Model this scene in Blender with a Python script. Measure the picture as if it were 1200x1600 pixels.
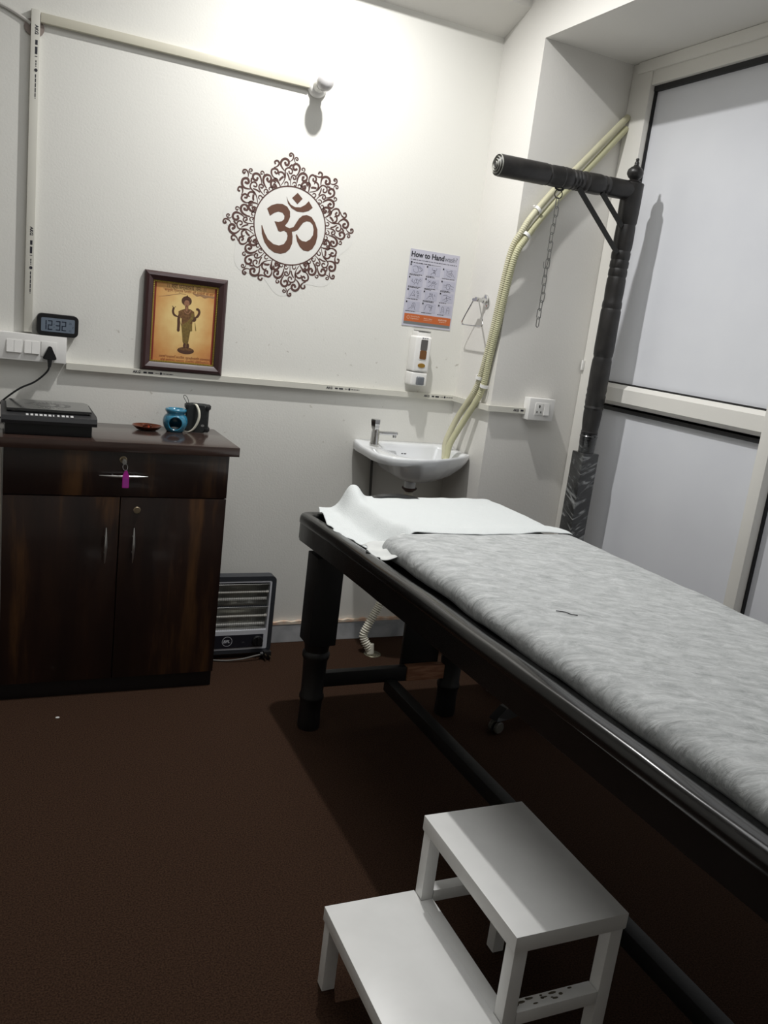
import bpy, bmesh, math, random
from mathutils import Vector, Matrix
from mathutils.geometry import tessellate_polygon
random.seed(7)
for _o in list(bpy.data.objects): bpy.data.objects.remove(_o)
SC = bpy.context.scene
COL = SC.collection

# ---------------------------------------------------------------- camera
cam_d = bpy.data.cameras.new('camera'); cam = bpy.data.objects.new('camera', cam_d); COL.objects.link(cam)
Rt = Vector((0.90469654, -0.40861224, 0.12066571)); Dn = Vector((0.01452585, -0.25346902, -0.96723444)); Fw = Vector((0.42580885, 0.87680642, -0.22337711))
cam.matrix_world = Matrix(((Rt.x, -Dn.x, -Fw.x, -1.763), (Rt.y, -Dn.y, -Fw.y, -3.093), (Rt.z, -Dn.z, -Fw.z, 1.35), (0, 0, 0, 1)))
cam_d.sensor_fit = 'VERTICAL'; cam_d.sensor_height = 24; cam_d.lens = 1307.8 / 1600 * 24
cam_d.clip_start = 0.02
SC.camera = cam
SC.view_settings.view_transform = 'Standard'; SC.view_settings.look = 'None'
SC.view_settings.gamma = 1; SC.view_settings.exposure = 0.55
try: SC.view_settings.use_curve_mapping = False
except Exception: pass
# ---------------------------------------------------------------- light
w = bpy.data.worlds.new('world'); SC.world = w; w.use_nodes = True
w.node_tree.nodes['Background'].inputs[0].default_value = (0.8, 0.86, 1, 1)
w.node_tree.nodes['Background'].inputs[1].default_value = 0.0
def light(name, kind, loc, energy, color, size, rot=None, sy=None):
    d = bpy.data.lights.new(name, kind); d.energy = energy; d.color = color
    if kind == 'AREA':
        d.size = size
        if not sy: d.shape = 'DISK'; d.spread = math.radians(152)
        if sy: d.shape = 'RECTANGLE'; d.size_y = sy
    else: d.shadow_soft_size = size
    o = bpy.data.objects.new(name, d); COL.objects.link(o); o.location = loc
    if rot: o.rotation_euler = rot
    return o
light('ceiling_lamp_light', 'AREA', (-0.73, -0.62, 2.76), 13.5, (1, 0.99, 0.97), 0.05)
light('fill_light', 'AREA', (-1.05, -1.85, 2.78), 11, (0.97, 0.985, 1.0), 1.5, sy=1.6)  # added fill panel, unseen, lifts the overall brightness

# ---------------------------------------------------------------- materials
def lin(c): return tuple((x / 12.92 if x <= 0.04045 else ((x + 0.055) / 1.055) ** 2.4) for x in c)
def rgb(r, g, b): return lin((r / 255, g / 255, b / 255)) + (1,)
MATS = {}
def mat(name, col, rough=0.5, metal=0.0, col2=None, scale=8, stretch=(1, 1, 1), lo=0.35, hi=0.65, bump=0.0, bscale=60, spec=0.5,
        coat=0, emit=None, trans=0, detail=4, rvar=0, bstretch=None, alpha=1, distort=0.0):
    if name in MATS: return MATS[name]
    m = bpy.data.materials.new(name); m.use_nodes = True; N = m.node_tree.nodes; L = m.node_tree.links
    b = N['Principled BSDF']; b.inputs['Base Color'].default_value = col; b.inputs['Roughness'].default_value = rough
    b.inputs['Metallic'].default_value = metal; b.inputs['Specular IOR Level'].default_value = spec
    b.inputs['Coat Weight'].default_value = coat; b.inputs['Coat Roughness'].default_value = 0.08
    b.inputs['Transmission Weight'].default_value = trans; b.inputs['Alpha'].default_value = alpha
    if emit: b.inputs['Emission Color'].default_value = col; b.inputs['Emission Strength'].default_value = emit
    tc = N.new('ShaderNodeTexCoord')
    if col2 is not None:
        mp = N.new('ShaderNodeMapping'); mp.inputs['Scale'].default_value = stretch; L.new(tc.outputs['Object'], mp.inputs[0])
        n = N.new('ShaderNodeTexNoise'); n.inputs['Scale'].default_value = scale; n.inputs['Detail'].default_value = detail
        n.inputs['Distortion'].default_value = distort
        L.new(mp.outputs[0], n.inputs['Vector'])
        r = N.new('ShaderNodeValToRGB'); r.color_ramp.elements[0].position = lo; r.color_ramp.elements[1].position = hi
        r.color_ramp.elements[0].color = col; r.color_ramp.elements[1].color = col2
        L.new(n.outputs['Fac'], r.inputs[0]); L.new(r.outputs[0], b.inputs['Base Color'])
        if rvar:
            mr = N.new('ShaderNodeMapRange'); mr.inputs[3].default_value = rough - rvar; mr.inputs[4].default_value = rough + rvar
            L.new(n.outputs['Fac'], mr.inputs[0]); L.new(mr.outputs[0], b.inputs['Roughness'])
    if bump:
        n2 = N.new('ShaderNodeTexNoise'); n2.inputs['Scale'].default_value = bscale; n2.inputs['Detail'].default_value = 5
        mp2 = N.new('ShaderNodeMapping'); mp2.inputs['Scale'].default_value = bstretch or (1, 1, 1)
        L.new(tc.outputs['Object'], mp2.inputs[0]); L.new(mp2.outputs[0], n2.inputs['Vector'])
        bp = N.new('ShaderNodeBump'); bp.inputs['Strength'].default_value = min(1, bump); bp.inputs['Distance'].default_value = 0.002 * max(1, bump)
        L.new(n2.outputs['Fac'], bp.inputs['Height']); L.new(bp.outputs[0], b.inputs['Normal'])
    MATS[name] = m
    return m
def wall_mat(name, base, stain, zlo, zhi):
    """painted plaster with fine roller texture and scuffs low down near the worktop and sink (dirt with its own shape)"""
    m = mat(name, base, 0.62, bump=0.22, bscale=140, spec=0.25)
    N = m.node_tree.nodes; L = m.node_tree.links; b = N['Principled BSDF']; tc = [n for n in N if n.type == 'TEX_COORD'][0]
    n = N.new('ShaderNodeTexNoise'); n.inputs['Scale'].default_value = 42; n.inputs['Detail'].default_value = 3; L.new(tc.outputs['Object'], n.inputs['Vector'])
    r = N.new('ShaderNodeValToRGB'); r.color_ramp.elements[0].position = 0.66; r.color_ramp.elements[1].position = 0.74
    L.new(n.outputs['Fac'], r.inputs[0])
    big = N.new('ShaderNodeTexNoise'); big.inputs['Scale'].default_value = 3.1; big.inputs['Detail'].default_value = 2; L.new(tc.outputs['Object'], big.inputs['Vector'])
    r2 = N.new('ShaderNodeValToRGB'); r2.color_ramp.elements[0].position = 0.44; r2.color_ramp.elements[1].position = 0.60; L.new(big.outputs['Fac'], r2.inputs[0])
    sx = N.new('ShaderNodeSeparateXYZ'); L.new(tc.outputs['Object'], sx.inputs[0])
    z1 = N.new('ShaderNodeMapRange'); z1.inputs[1].default_value = zhi; z1.inputs[2].default_value = zhi - 0.12; L.new(sx.outputs[2], z1.inputs[0])
    z2 = N.new('ShaderNodeMapRange'); z2.inputs[1].default_value = zlo - 0.1; z2.inputs[2].default_value = zlo; L.new(sx.outputs[2], z2.inputs[0])
    f = None
    for a, c in ((r.outputs[0], r2.outputs[0]), (z1.outputs[0], z2.outputs[0])):
        mm = N.new('ShaderNodeMath'); mm.operation = 'MULTIPLY'; L.new(a, mm.inputs[0]); L.new(c, mm.inputs[1])
        if f: 
            m3 = N.new('ShaderNodeMath'); m3.operation = 'MULTIPLY'; L.new(f, m3.inputs[0]); L.new(mm.outputs[0], m3.inputs[1]); f = m3.outputs[0]
        else: f = mm.outputs[0]
    k = N.new('ShaderNodeMath'); k.operation = 'MULTIPLY'; k.inputs[1].default_value = 0.55; L.new(f, k.inputs[0])
    mx = N.new('ShaderNodeMixRGB'); mx.inputs[1].default_value = base; mx.inputs[2].default_value = stain
    L.new(k.outputs[0], mx.inputs[0]); L.new(mx.outputs[0], b.inputs['Base Color'])
    return m
M_WALL = wall_mat('white_wall_paint', rgb(228, 227, 221), rgb(120, 105, 80), 0.87, 1.32)
M_WALLR = mat('white_side_wall_paint', rgb(228, 226, 221), 0.62, bump=0.25, bscale=120, spec=0.25)
M_CEIL = mat('ceiling_paint', rgb(232, 230, 225), 0.8)
M_FLOOR = mat('brown_carpet', rgb(44, 30, 22), 0.95, col2=rgb(68, 49, 37), scale=260, bump=0.6, bscale=700, spec=0.1, detail=2)
M_MARBLE = mat('grey_marble', rgb(150, 154, 158), 0.35, col2=rgb(196, 198, 200), scale=5, distort=1.5)
M_GROUT = mat('pink_plaster_edge', rgb(214, 176, 150), 0.8, col2=rgb(226, 214, 196), scale=30)
M_PLASTIC = mat('white_plastic', rgb(232, 231, 226), 0.35)
M_TRUNK = mat('trunking_plastic', rgb(212, 210, 200), 0.42)
M_SWITCH = mat('switch_white', rgb(240, 239, 236), 0.3)
M_ALU = mat('window_frame_white', rgb(232, 230, 224), 0.4)
M_GASKET = mat('black_rubber', rgb(22, 22, 24), 0.6)
M_PANE = mat('frosted_pane', rgb(222, 224, 230), 0.42, col2=rgb(228, 230, 235), scale=2.5, spec=0.4)
M_BLACKW = mat('black_gloss_paint', rgb(12, 12, 12), 0.26, bump=0.3, bscale=16, coat=0.3, col2=rgb(17, 16, 16), scale=14, spec=0.5)
M_BLACKLEG = mat('black_wood_paint', rgb(10, 10, 10), 0.5, bump=0.3, bscale=40, col2=rgb(20, 19, 18), scale=9)
M_POST = mat('charcoal_turned_wood', rgb(30, 29, 29), 0.38, bump=0.3, bscale=60, col2=rgb(42, 40, 39), scale=25)
M_RINGW = mat('turned_ring_pale', rgb(150, 150, 142), 0.35)
M_IRON = mat('dark_iron', rgb(36, 36, 34), 0.5, 0.3)
M_STEEL = mat('steel', rgb(150, 150, 148), 0.3, 0.85)
M_CHROME = mat('chrome', rgb(205, 205, 205), 0.08, 1.0)
M_SILVER = mat('brushed_silver', rgb(190, 190, 188), 0.3, 0.9)
M_BRASS = mat('aged_lock_brass', rgb(160, 145, 120), 0.3, 0.9)
M_BLACKP = mat('black_plastic', rgb(22, 23, 25), 0.4)
M_GLASSTOP = mat('black_glass_top', rgb(48, 49, 50), 0.12, coat=0.5)
M_GREYPRINT = mat('grey_print', rgb(128, 128, 126), 0.4)
M_CERAMIC = mat('white_ceramic', rgb(226, 228, 230), 0.12, coat=0.6)
M_TEAL = mat('teal_glaze', rgb(44, 116, 146), 0.18, coat=0.8, col2=rgb(54, 132, 162), scale=30)
M_COPPER = mat('copper', rgb(158, 92, 66), 0.28, 0.9, col2=rgb(112, 62, 46), scale=30)
M_OM = mat('brown_vinyl', rgb(98, 66, 50), 0.6)
M_OM2 = mat('dark_brown_vinyl', rgb(84, 56, 50), 0.6)
M_CLEARFILM = mat('clear_vinyl_film', rgb(226, 226, 222), 0.22, spec=0.6)
M_HOSE = mat('cream_corrugated_hose', rgb(192, 188, 160), 0.45, col2=rgb(202, 199, 172), scale=12)
M_WHITEHOSE = mat('white_corrugated_hose', rgb(232, 229, 214), 0.45)
M_STOOL = mat('white_enamel_steel', rgb(236, 236, 234), 0.35, col2=rgb(242, 242, 240), scale=10, spec=0.5)
M_RUST = mat('brown_stain', rgb(92, 84, 68), 0.8)
M_PAPER = mat('poster_paper', rgb(196, 195, 208), 0.5)
M_PPANEL = mat('poster_panel', rgb(184, 184, 200), 0.5)
M_INK = mat('black_ink', rgb(40, 40, 48), 0.6)
M_GINK = mat('grey_ink', rgb(110, 110, 120), 0.6)
M_ORANGE = mat('orange_ink', rgb(196, 102, 52), 0.5)
M_GBAND = mat('grey_band_ink', rgb(120, 122, 122), 0.5)
M_WINK = mat('pale_ink', rgb(226, 190, 168), 0.5)
M_MAROON = mat('maroon_frame_wood', rgb(58, 34, 34), 0.3, coat=0.3)
M_GOLD = mat('gold_beading', rgb(170, 146, 70), 0.3, 0.7)
M_RED = mat('red_mount', rgb(126, 40, 28), 0.6)
M_OILGLASS = mat('amber_liquid', rgb(112, 70, 24), 0.12, coat=0.4)
M_SMOKE = mat('smoky_window', rgb(88, 86, 84), 0.15, coat=0.4)
M_GREYBTN = mat('grey_button', rgb(128, 132, 138), 0.35, 0.3)
M_LCD = mat('lcd', rgb(112, 124, 138), 0.3)
M_LCDD = mat('lcd_digit', rgb(38, 46, 62), 0.4)
M_MAGENTA = mat('magenta_tag', rgb(186, 44, 160), 0.35)
M_CREAM = mat('cream_strap', rgb(226, 224, 208), 0.6)
M_FABRICB = mat('black_speaker_fabric', rgb(24, 28, 28), 0.7, col2=rgb(34, 38, 38), scale=200)
M_WOODB = mat('bare_brown_wood', rgb(170, 122, 92), 0.7, col2=rgb(138, 92, 66), scale=20, stretch=(1, 6, 6))
M_BULB = mat('milky_bulb', rgb(196, 194, 194), 0.2, coat=0.4)
M_TAUPE = mat('taupe_plug_material', rgb(140, 128, 122), 0.7)
M_QUARTZ = mat('quartz_tube', rgb(200, 198, 190), 0.2, coat=0.5)
M_HSILVER = mat('heater_silver_trim', rgb(214, 216, 222), 0.4, 0.0)
M_HDARK = mat('heater_charcoal', rgb(54, 57, 62), 0.45)
M_REFL = mat('heater_reflector', rgb(176, 176, 168), 0.3, 0.7)
M_BROWNNUT = mat('brown_waste_nut', rgb(74, 52, 46), 0.5)
M_WAX = mat('white_wax', rgb(230, 228, 220), 0.5)
# cabinet laminate: vertical dark brown figure
def laminate(name, a, b_, c, rough, off=0):
    m = mat(name, a, rough, coat=0.25); N = m.node_tree.nodes; L = m.node_tree.links; b = N['Principled BSDF']
    tc = N['Texture Coordinate']; mp = N.new('ShaderNodeMapping'); mp.inputs['Scale'].default_value = (9, 9, 1.0); mp.inputs['Location'].default_value = (off, off, 0)
    L.new(tc.outputs['Object'], mp.inputs[0])
    n = N.new('ShaderNodeTexNoise'); n.inputs['Scale'].default_value = 1.1; n.inputs['Detail'].default_value = 5; n.inputs['Roughness'].default_value = 0.62; L.new(mp.outputs[0], n.inputs['Vector'])
    r = N.new('ShaderNodeValToRGB'); e = r.color_ramp.elements; e[0].position = 0.40; e[0].color = a; e[1].position = 0.70; e[1].color = c
    k = e.new(0.55); k.color = b_
    L.new(n.outputs['Fac'], r.inputs[0]); L.new(r.outputs[0], b.inputs['Base Color'])
    return m
M_LAM = laminate('dark_brown_laminate', rgb(30, 19, 17), rgb(40, 26, 21), rgb(84, 58, 35), 0.3)
M_LAM2 = laminate('dark_brown_laminate_door', rgb(28, 18, 16), rgb(42, 27, 21), rgb(88, 60, 35), 0.3, 3.7)
M_TOP = mat('brown_counter_laminate', rgb(54, 40, 36), 0.2, col2=rgb(68, 52, 46), scale=4, stretch=(1, 10, 10), coat=0.3)
M_KICK = mat('black_plinth', rgb(16, 12, 12), 0.5)

# ---------------------------------------------------------------- mesh helpers
def box(bm, x0, x1, y0, y1, z0, z1, bev=0.0, seg=2):
    vs = [bm.verts.new((x, y, z)) for z in (z0, z1) for y in (y0, y1) for x in (x0, x1)]
    fs = [(0, 2, 3, 1), (4, 5, 7, 6), (0, 1, 5, 4), (2, 6, 7, 3), (0, 4, 6, 2), (1, 3, 7, 5)]
    faces = [bm.faces.new([vs[i] for i in f]) for f in fs]
    if bev > 0:
        es = list({e for f in faces for e in f.edges})
        bmesh.ops.bevel(bm, geom=es, offset=bev, segments=seg, affect='EDGES', profile=0.6)
def crom(pts, n=6, closed=False):
    P = [Vector(p) for p in pts]; out = []
    m = len(P)
    rng = range(m) if closed else range(m - 1)
    for i in rng:
        if closed: a, b, c, d = P[(i - 1) % m], P[i], P[(i + 1) % m], P[(i + 2) % m]
        else: a, b, c, d = P[max(i - 1, 0)], P[i], P[i + 1], P[min(i + 2, m - 1)]
        for k in range(n):
            t = k / n
            out.append(0.5 * ((2 * b) + (c - a) * t + (2 * a - 5 * b + 4 * c - d) * t * t + (-a + 3 * b - 3 * c + d) * t ** 3))
    if not closed: out.append(P[-1].copy())
    return out
def tube(bm, pts, r, seg=12, closed=False, cap=True, flat=None):
    P = [Vector(p) for p in pts]; n = len(P)
    R = r if isinstance(r, (list, tuple)) else [r] * n
    T = []
    for i in range(n):
        a = P[(i - 1) % n] if (closed or i > 0) else P[i]; b = P[(i + 1) % n] if (closed or i < n - 1) else P[i]
        t = (b - a); T.append(t.normalized() if t.length > 1e-9 else Vector((0, 0, 1)))
    u = T[0].orthogonal().normalized(); rings = []
    for i in range(n):
        u = (u - T[i] * u.dot(T[i]))
        u = u.normalized() if u.length > 1e-6 else T[i].orthogonal().normalized()
        v = T[i].cross(u)
        rings.append([bm.verts.new(P[i] + (u * math.cos(2 * math.pi * k / seg) + v * math.sin(2 * math.pi * k / seg)) * R[i]) for k in range(seg)])
    for i in range(n if closed else n - 1):
        A = rings[i]; B = rings[(i + 1) % n]
        if closed and i == n - 1:
            d = min(range(seg), key=lambda s: (A[0].co - B[s].co).length); B = B[d:] + B[:d]
        for k in range(seg): bm.faces.new((A[k], A[(k + 1) % seg], B[(k + 1) % seg], B[k]))
    if cap and not closed:
        bm.faces.new(rings[0][::-1]); bm.faces.new(rings[-1])
def lathe(bm, prof, org, axis=(0, 0, 1), seg=28, sx=1.0, sy=1.0):
    ax = Vector(axis).normalized(); u = ax.orthogonal().normalized()
    if abs(ax.z) > 0.99: u = Vector((1, 0, 0))
    v = ax.cross(u); O = Vector(org); rings = []
    for (r, h) in prof:
        if r < 1e-6: rings.append([bm.verts.new(O + ax * h)])
        else: rings.append([bm.verts.new(O + ax * h + u * (math.cos(2 * math.pi * k / seg) * r * sx) + v * (math.sin(2 * math.pi * k / seg) * r * sy)) for k in range(seg)])
    for A, B in zip(rings, rings[1:]):
        for k in range(seg):
            a0 = A[k % len(A)]; a1 = A[(k + 1) % len(A)] if len(A) > 1 else A[0]
            b0 = B[k % len(B)]; b1 = B[(k + 1) % len(B)] if len(B) > 1 else B[0]
            vs = []
            for q in (a0, a1, b1, b0):
                if q not in vs: vs.append(q)
            if len(vs) > 2:
                try: bm.faces.new(vs)
                except ValueError: pass
    if len(rings[0]) > 1: bm.faces.new(rings[0][::-1])
    if len(rings[-1]) > 1: bm.faces.new(rings[-1])
def prism(bm, poly, fn, d0, d1):
    """poly in 2d; fn(u, v, depth) -> point"""
    clean = []
    for p in poly:
        if not clean or (abs(p[0] - clean[-1][0]) + abs(p[1] - clean[-1][1])) > 1e-7: clean.append((p[0], p[1]))
    poly = clean
    a = [bm.verts.new(fn(u, v, d0)) for u, v in poly]; b = [bm.verts.new(fn(u, v, d1)) for u, v in poly]
    n = len(poly)
    for (i, j, k) in tessellate_polygon([[Vector((u, v, 0)) for u, v in poly]]):
        bm.faces.new((a[i], a[j], a[k])); bm.faces.new((b[k], b[j], b[i]))
    for i in range(n): bm.faces.new((a[i], b[i], b[(i + 1) % n], a[(i + 1) % n]))
def ribbon(bm, pts, wd, fn, d0, d1, taper=True):
    P = [Vector((p[0], p[1])) for p in pts]; n = len(P); L = []; Rr = []
    for i in range(n):
        t = (P[min(i + 1, n - 1)] - P[max(i - 1, 0)])
        if t.length < 1e-9: t = Vector((1, 0))
        t.normalize(); nrm = Vector((-t.y, t.x)); q = i / (n - 1)
        ww = wd * 0.5 * (0.35 + 0.65 * min(1, 4 * q, 4 * (1.15 - q)) if taper else 1)
        L.append(P[i] + nrm * ww); Rr.append(P[i] - nrm * ww)
    rows = [[bm.verts.new(fn(p.x, p.y, d)) for p in row] for d in (d0, d1) for row in (L, Rr)]
    a, b, c, e = rows
    for i in range(n - 1):
        bm.faces.new((c[i], e[i], e[i + 1], c[i + 1]))
        bm.faces.new((a[i], c[i], c[i + 1], a[i + 1])); bm.faces.new((e[i], b[i], b[i + 1], e[i + 1]))
def ell(cx, cy, rx, ry, n=24): return [(cx + rx * math.cos(2 * math.pi * k / n), cy + ry * math.sin(2 * math.pi * k / n)) for k in range(n)]
def rrect(x0, x1, y0, y1, r, n=5):
    out = []
    for cx, cy, a0 in ((x1 - r, y1 - r, 0), (x0 + r, y1 - r, 90), (x0 + r, y0 + r, 180), (x1 - r, y0 + r, 270)):
        for k in range(n + 1):
            a = math.radians(a0 + 90 * k / n); out.append((cx + r * math.cos(a), cy + r * math.sin(a)))
    return out
def text_bm(bm, s, size, fn, d, bold=0.0, align='LEFT', sx=1.0):
    c = bpy.data.curves.new('t', 'FONT'); c.body = s; c.size = size; c.align_x = align; c.offset = bold; c.resolution_u = 3
    o = bpy.data.objects.new('t', c); COL.objects.link(o)
    dg = bpy.context.evaluated_depsgraph_get(); dg.update()
    me = bpy.data.meshes.new_from_object(o.evaluated_get(dg))
    vs = [bm.verts.new(fn(v.co.x * sx, v.co.y, d)) for v in me.vertices]
    for p in me.polygons:
        try: bm.faces.new([vs[i] for i in p.vertices])
        except ValueError: pass
    wd = max((v.co.x for v in me.vertices), default=0) * sx
    bpy.data.objects.remove(o); bpy.data.curves.remove(c); bpy.data.meshes.remove(me)
    return wd
def nb(): return bmesh.new()
def wloc(o):
    v = Vector(o.location); p = o.parent
    while p: v = v + Vector(p.location); p = p.parent
    return v
def obj(name, bm, m, parent=None, smooth=True, loc=None, ang=35, subd=0, recalc=True):
    if recalc: bmesh.ops.recalc_face_normals(bm, faces=bm.faces[:])
    if loc is None:
        if bm.verts:
            xs = [v.co for v in bm.verts]
            loc = Vector(((min(c.x for c in xs) + max(c.x for c in xs)) / 2, (min(c.y for c in xs) + max(c.y for c in xs)) / 2, min(c.z for c in xs)))
        else: loc = Vector((0, 0, 0))
        if parent is not None: loc = wloc(parent)
    loc = Vector(loc)
    bmesh.ops.translate(bm, verts=bm.verts[:], vec=-loc)
    me = bpy.data.meshes.new(name); bm.to_mesh(me); bm.free(); me.materials.append(m)
    o = bpy.data.objects.new(name, me); COL.objects.link(o)
    o.location = loc - (wloc(parent) if parent is not None else Vector((0, 0, 0)))
    if parent is not None: o.parent = parent
    if smooth:
        for p in me.polygons: p.use_smooth = True
        me.set_sharp_from_angle(angle=math.radians(ang))
    if subd:
        md = o.modifiers.new('sub', 'SUBSURF'); md.levels = subd; md.render_levels = subd
    return o
def tag(o, label, cat, group=None):
    o['label'] = label; o['category'] = cat
    if group: o['group'] = group
    return o
def thing(name, loc, label, cat, group=None):
    o = bpy.data.objects.new(name, None); COL.objects.link(o); o.location = loc; o.empty_display_size = 0.05
    return tag(o, label, cat, group)
def struct(o): o['kind'] = 'structure'; return o
def lab(o, s): o['label'] = s; return o
def fback(u, v, d): return (u, -d, v)          # a plane facing the room on the back wall (x, z, distance from the wall)
# ================================================================ STRUCTURE
ZC = 2.80
b = nb(); box(b, -3.0, 0.7, -4.5, 0.1, -0.1, 0); struct(obj('floor', b, M_FLOOR, loc=(0, 0, 0), smooth=False))
b = nb(); box(b, -3.0, 0.7, -4.5, 0.1, ZC, ZC + 0.1); struct(obj('ceiling', b, M_CEIL, loc=(0, 0, 0), smooth=False))
b = nb(); box(b, -3.0, 0.0, 0, 0.1, 0, ZC); struct(obj('wall_back', b, M_WALL, loc=(0, 0, 0), smooth=False))
b = nb(); box(b, 0, 0.6, -0.29, 0.1, 0, ZC); box(b, 0, 0.6, -2.5, -0.29, 2.386, ZC); box(b, 0, 0.6, -4.5, -2.5, 0, ZC)
struct(obj('wall_right', b, M_WALLR, loc=(0, 0, 0), smooth=False))
b = nb(); box(b, -3.1, -3.0, -4.5, 0.1, 0, ZC); struct(obj('wall_left', b, M_WALLR, loc=(0, 0, 0), smooth=False))
b = nb(); box(b, -3.0, 0.0, -4.6, -4.5, 0, ZC); struct(obj('wall_front', b, M_WALLR, loc=(0, 0, 0), smooth=False))
b = nb(); prism(b, [(0, 2.449), (-0.163, 2.515), (-0.163, ZC), (0, ZC)], lambda u, v, d: (d, u, v), -3.0, 0.0)
struct(obj('trim_1', b, M_WALLR, loc=(0, 0, 0), smooth=False))
# marble skirting with the rough plaster line along its top
b = nb(); box(b, -3.0, 0.0, -0.014, 0.0, 0, 0.082, 0.002)
bb = struct(obj('baseboard_back', b, M_MARBLE, loc=(-1.5, -0.007, 0), smooth=False))
b = nb(); rnd = random.Random(3); pts = []; x = -3.0
while x < -0.01:
    pts.append((x, 0.086 + rnd.uniform(0, 0.009))); x += rnd.uniform(0.012, 0.05)
poly = [(-3.0, 0.080)] + pts + [(-0.002, 0.09), (-0.002, 0.080)]
prism(b, poly, fback, 0.001, 0.0155); obj('plaster_edge', b, M_GROUT, bb, smooth=False)

# ---- window_1 in the recess: white aluminium frame, two lights wide, transom, frosted panes
wr = struct(bpy.data.objects.new('window_1', None)); COL.objects.link(wr); wr.location = (0.44, -1.2, 0)
XF = 0.405                                     # room side face of the frame
YB = [(-0.405, -1.235), (-1.280, -2.42)]       # glass bays
ZB = [(0.055, 1.125), (1.215, 2.297)]
b = nb(); box(b, XF, 0.50, -0.405, -0.291, 0.001, 2.385, 0.003); obj('jamb', b, M_ALU, wr)
b = nb(); box(b, XF + 0.004, 0.50, -2.42, -0.405, 2.297, 2.385, 0.003); box(b, XF - 0.008, XF + 0.004, -2.42, -0.33, 2.345, 2.385, 0.002); obj('head_rail', b, M_ALU, wr)
b = nb(); box(b, XF + 0.004, 0.50, -2.42, -0.405, 0.001, 0.055, 0.003); obj('bottom_rail', b, M_ALU, wr)
b = nb(); box(b, XF, 0.50, -2.499, -2.42, 0.001, 2.385, 0.003); obj('jamb', b, M_ALU, wr)
b = nb(); box(b, XF - 0.012, 0.50, -1.280, -1.235, 0.055, 2.297, 0.004); obj('mullion', b, M_ALU, wr)
for (y1, y0) in YB:
    b = nb()
    prism(b, [(0.50, 1.125), (XF + 0.012, 1.135), (XF - 0.004, 1.150), (XF - 0.004, 1.200), (XF + 0.014, 1.215), (0.50, 1.215)], lambda u, v, d: (u, d, v), y0, y1)
    obj('transom', b, M_ALU, wr, smooth=False)
    for (z0, z1) in ZB:
        b = nb(); box(b, 0.440, 0.452, y0 + 0.002, y1 - 0.002, z0 + 0.002, z1 - 0.002); obj('pane', b, M_PANE, wr, smooth=False)
        b = nb(); g = 0.006
        box(b, 0.428, 0.4399, y0, y0 + g, z0, z1); box(b, 0.428, 0.4399, y1 - g, y1, z0, z1)
        box(b, 0.428, 0.4399, y0, y1, z0, z0 + g); box(b, 0.425, 0.4399, y0, y1, z1 - (0.014 if z1 < 1.2 else 0.018), z1)
        obj('gasket', b, M_GASKET, wr, smooth=False)
b = nb(); box(b, XF - 0.012, XF - 0.0005, -0.305, -0.296, 1.245, 1.285, 0.002)
obj('latch', b, M_SWITCH, wr)

# ================================================================ BACK WALL THINGS
def smallprint(bm, s, x, z, size, fn, sx=1.0): return text_bm(bm, s, size, lambda u, v, d: fn(x + u, z + v, d), 0.0, 0.0004, sx=sx)
def tiny_line(bm, x0, x1, z, h, fn, seed=1, d=0.0):
    """a row of print too small to read: dashes of word length"""
    r = random.Random(seed); x = x0
    while x < x1:
        L = min(r.uniform(h * 1.2, h * 4.5), x1 - x)
        vs = [bm.verts.new(fn(a, c, d)) for a, c in ((x, z), (x + L, z), (x + L, z + h), (x, z + h))]; bm.faces.new(vs); x += L + h * 0.8
# vertical trunking
D = 0.020
b = nb(); box(b, -1.671, -1.645, -D, -0.0005, 1.165, 2.139, 0.002)
t = tag(obj('cable_trunking', b, M_TRUNK), 'white vertical plastic cable trunking above the alarm clock', 'trunking', 'white cable trunking')
for zt, zs in ((2.095, 1.92), (1.50, 1.32)):
    b = nb()
    fnv = lambda u, v, d, zt=zt: (-1.653 + v - 0.006, -(D + 0.0004) - d, zt - u)
    text_bm(b, 'AKG', 0.013, lambda u, v, d: fnv(u, v, d), 0, 0.0005)
    tiny_line(b, 0.042, 0.09, 0.001, 0.007, fnv, 3); tiny_line(b, 0.10, 0.118, 0.003, 0.003, fnv, 4); prism(b, ell(0.128, 0.005, 0.005, 0.005, 10), fnv, 0, 0.0001); tiny_line(b, 0.14, 0.21, 0.003, 0.003, fnv, 5)
    obj('printed_marking', b, M_INK, t, smooth=False)
# upper trunking running to the bulb
b = nb(); box(b, -1.644, -0.765, -0.020, -0.0005, 2.106, 2.134, 0.002)
tag(obj('cable_trunking', b, mat('yellowed_trunking', rgb(205, 201, 184), 0.42)), 'white horizontal cable trunking running high up to the round bulb', 'trunking', 'white cable trunking')
# lower trunking with its turn around the corner
b = nb(); z0, z1 = 1.052, 1.074
prism(b, [(-1.535, -0.0005), (-1.535, -D), (-D, -D), (-D, -0.29 - D), (0.150, -0.29 - D), (0.150, -0.2905), (-0.0005, -0.2905), (-0.0005, -0.0005)], lambda u, v, d: (u, v, d), z0, z1)
t = tag(obj('cable_trunking', b, M_TRUNK, smooth=False), 'long white cable trunking around the corner, under the picture and above the sink', 'trunking', 'white cable trunking')
for x0 in (-1.315, -0.585, -0.155):
    b = nb()
    fnh = lambda u, v, d, x0=x0: (x0 + u, -(D + 0.0004) - d, 1.0595 + v)
    text_bm(b, 'AKG', 0.0125, fnh, 0, 0.0005); tiny_line(b, 0.036, 0.070, 0.001, 0.006, fnh, 3); tiny_line(b, 0.078, 0.09, 0.003, 0.0025, fnh, 4)
    prism(b, ell(0.097, 0.0045, 0.0045, 0.0045, 10), fnh, 0, 0.0001); tiny_line(b, 0.105, 0.14, 0.003, 0.0025, fnh, 5)
    obj('printed_marking', b, M_INK, t, smooth=False)
b = nb()
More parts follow.
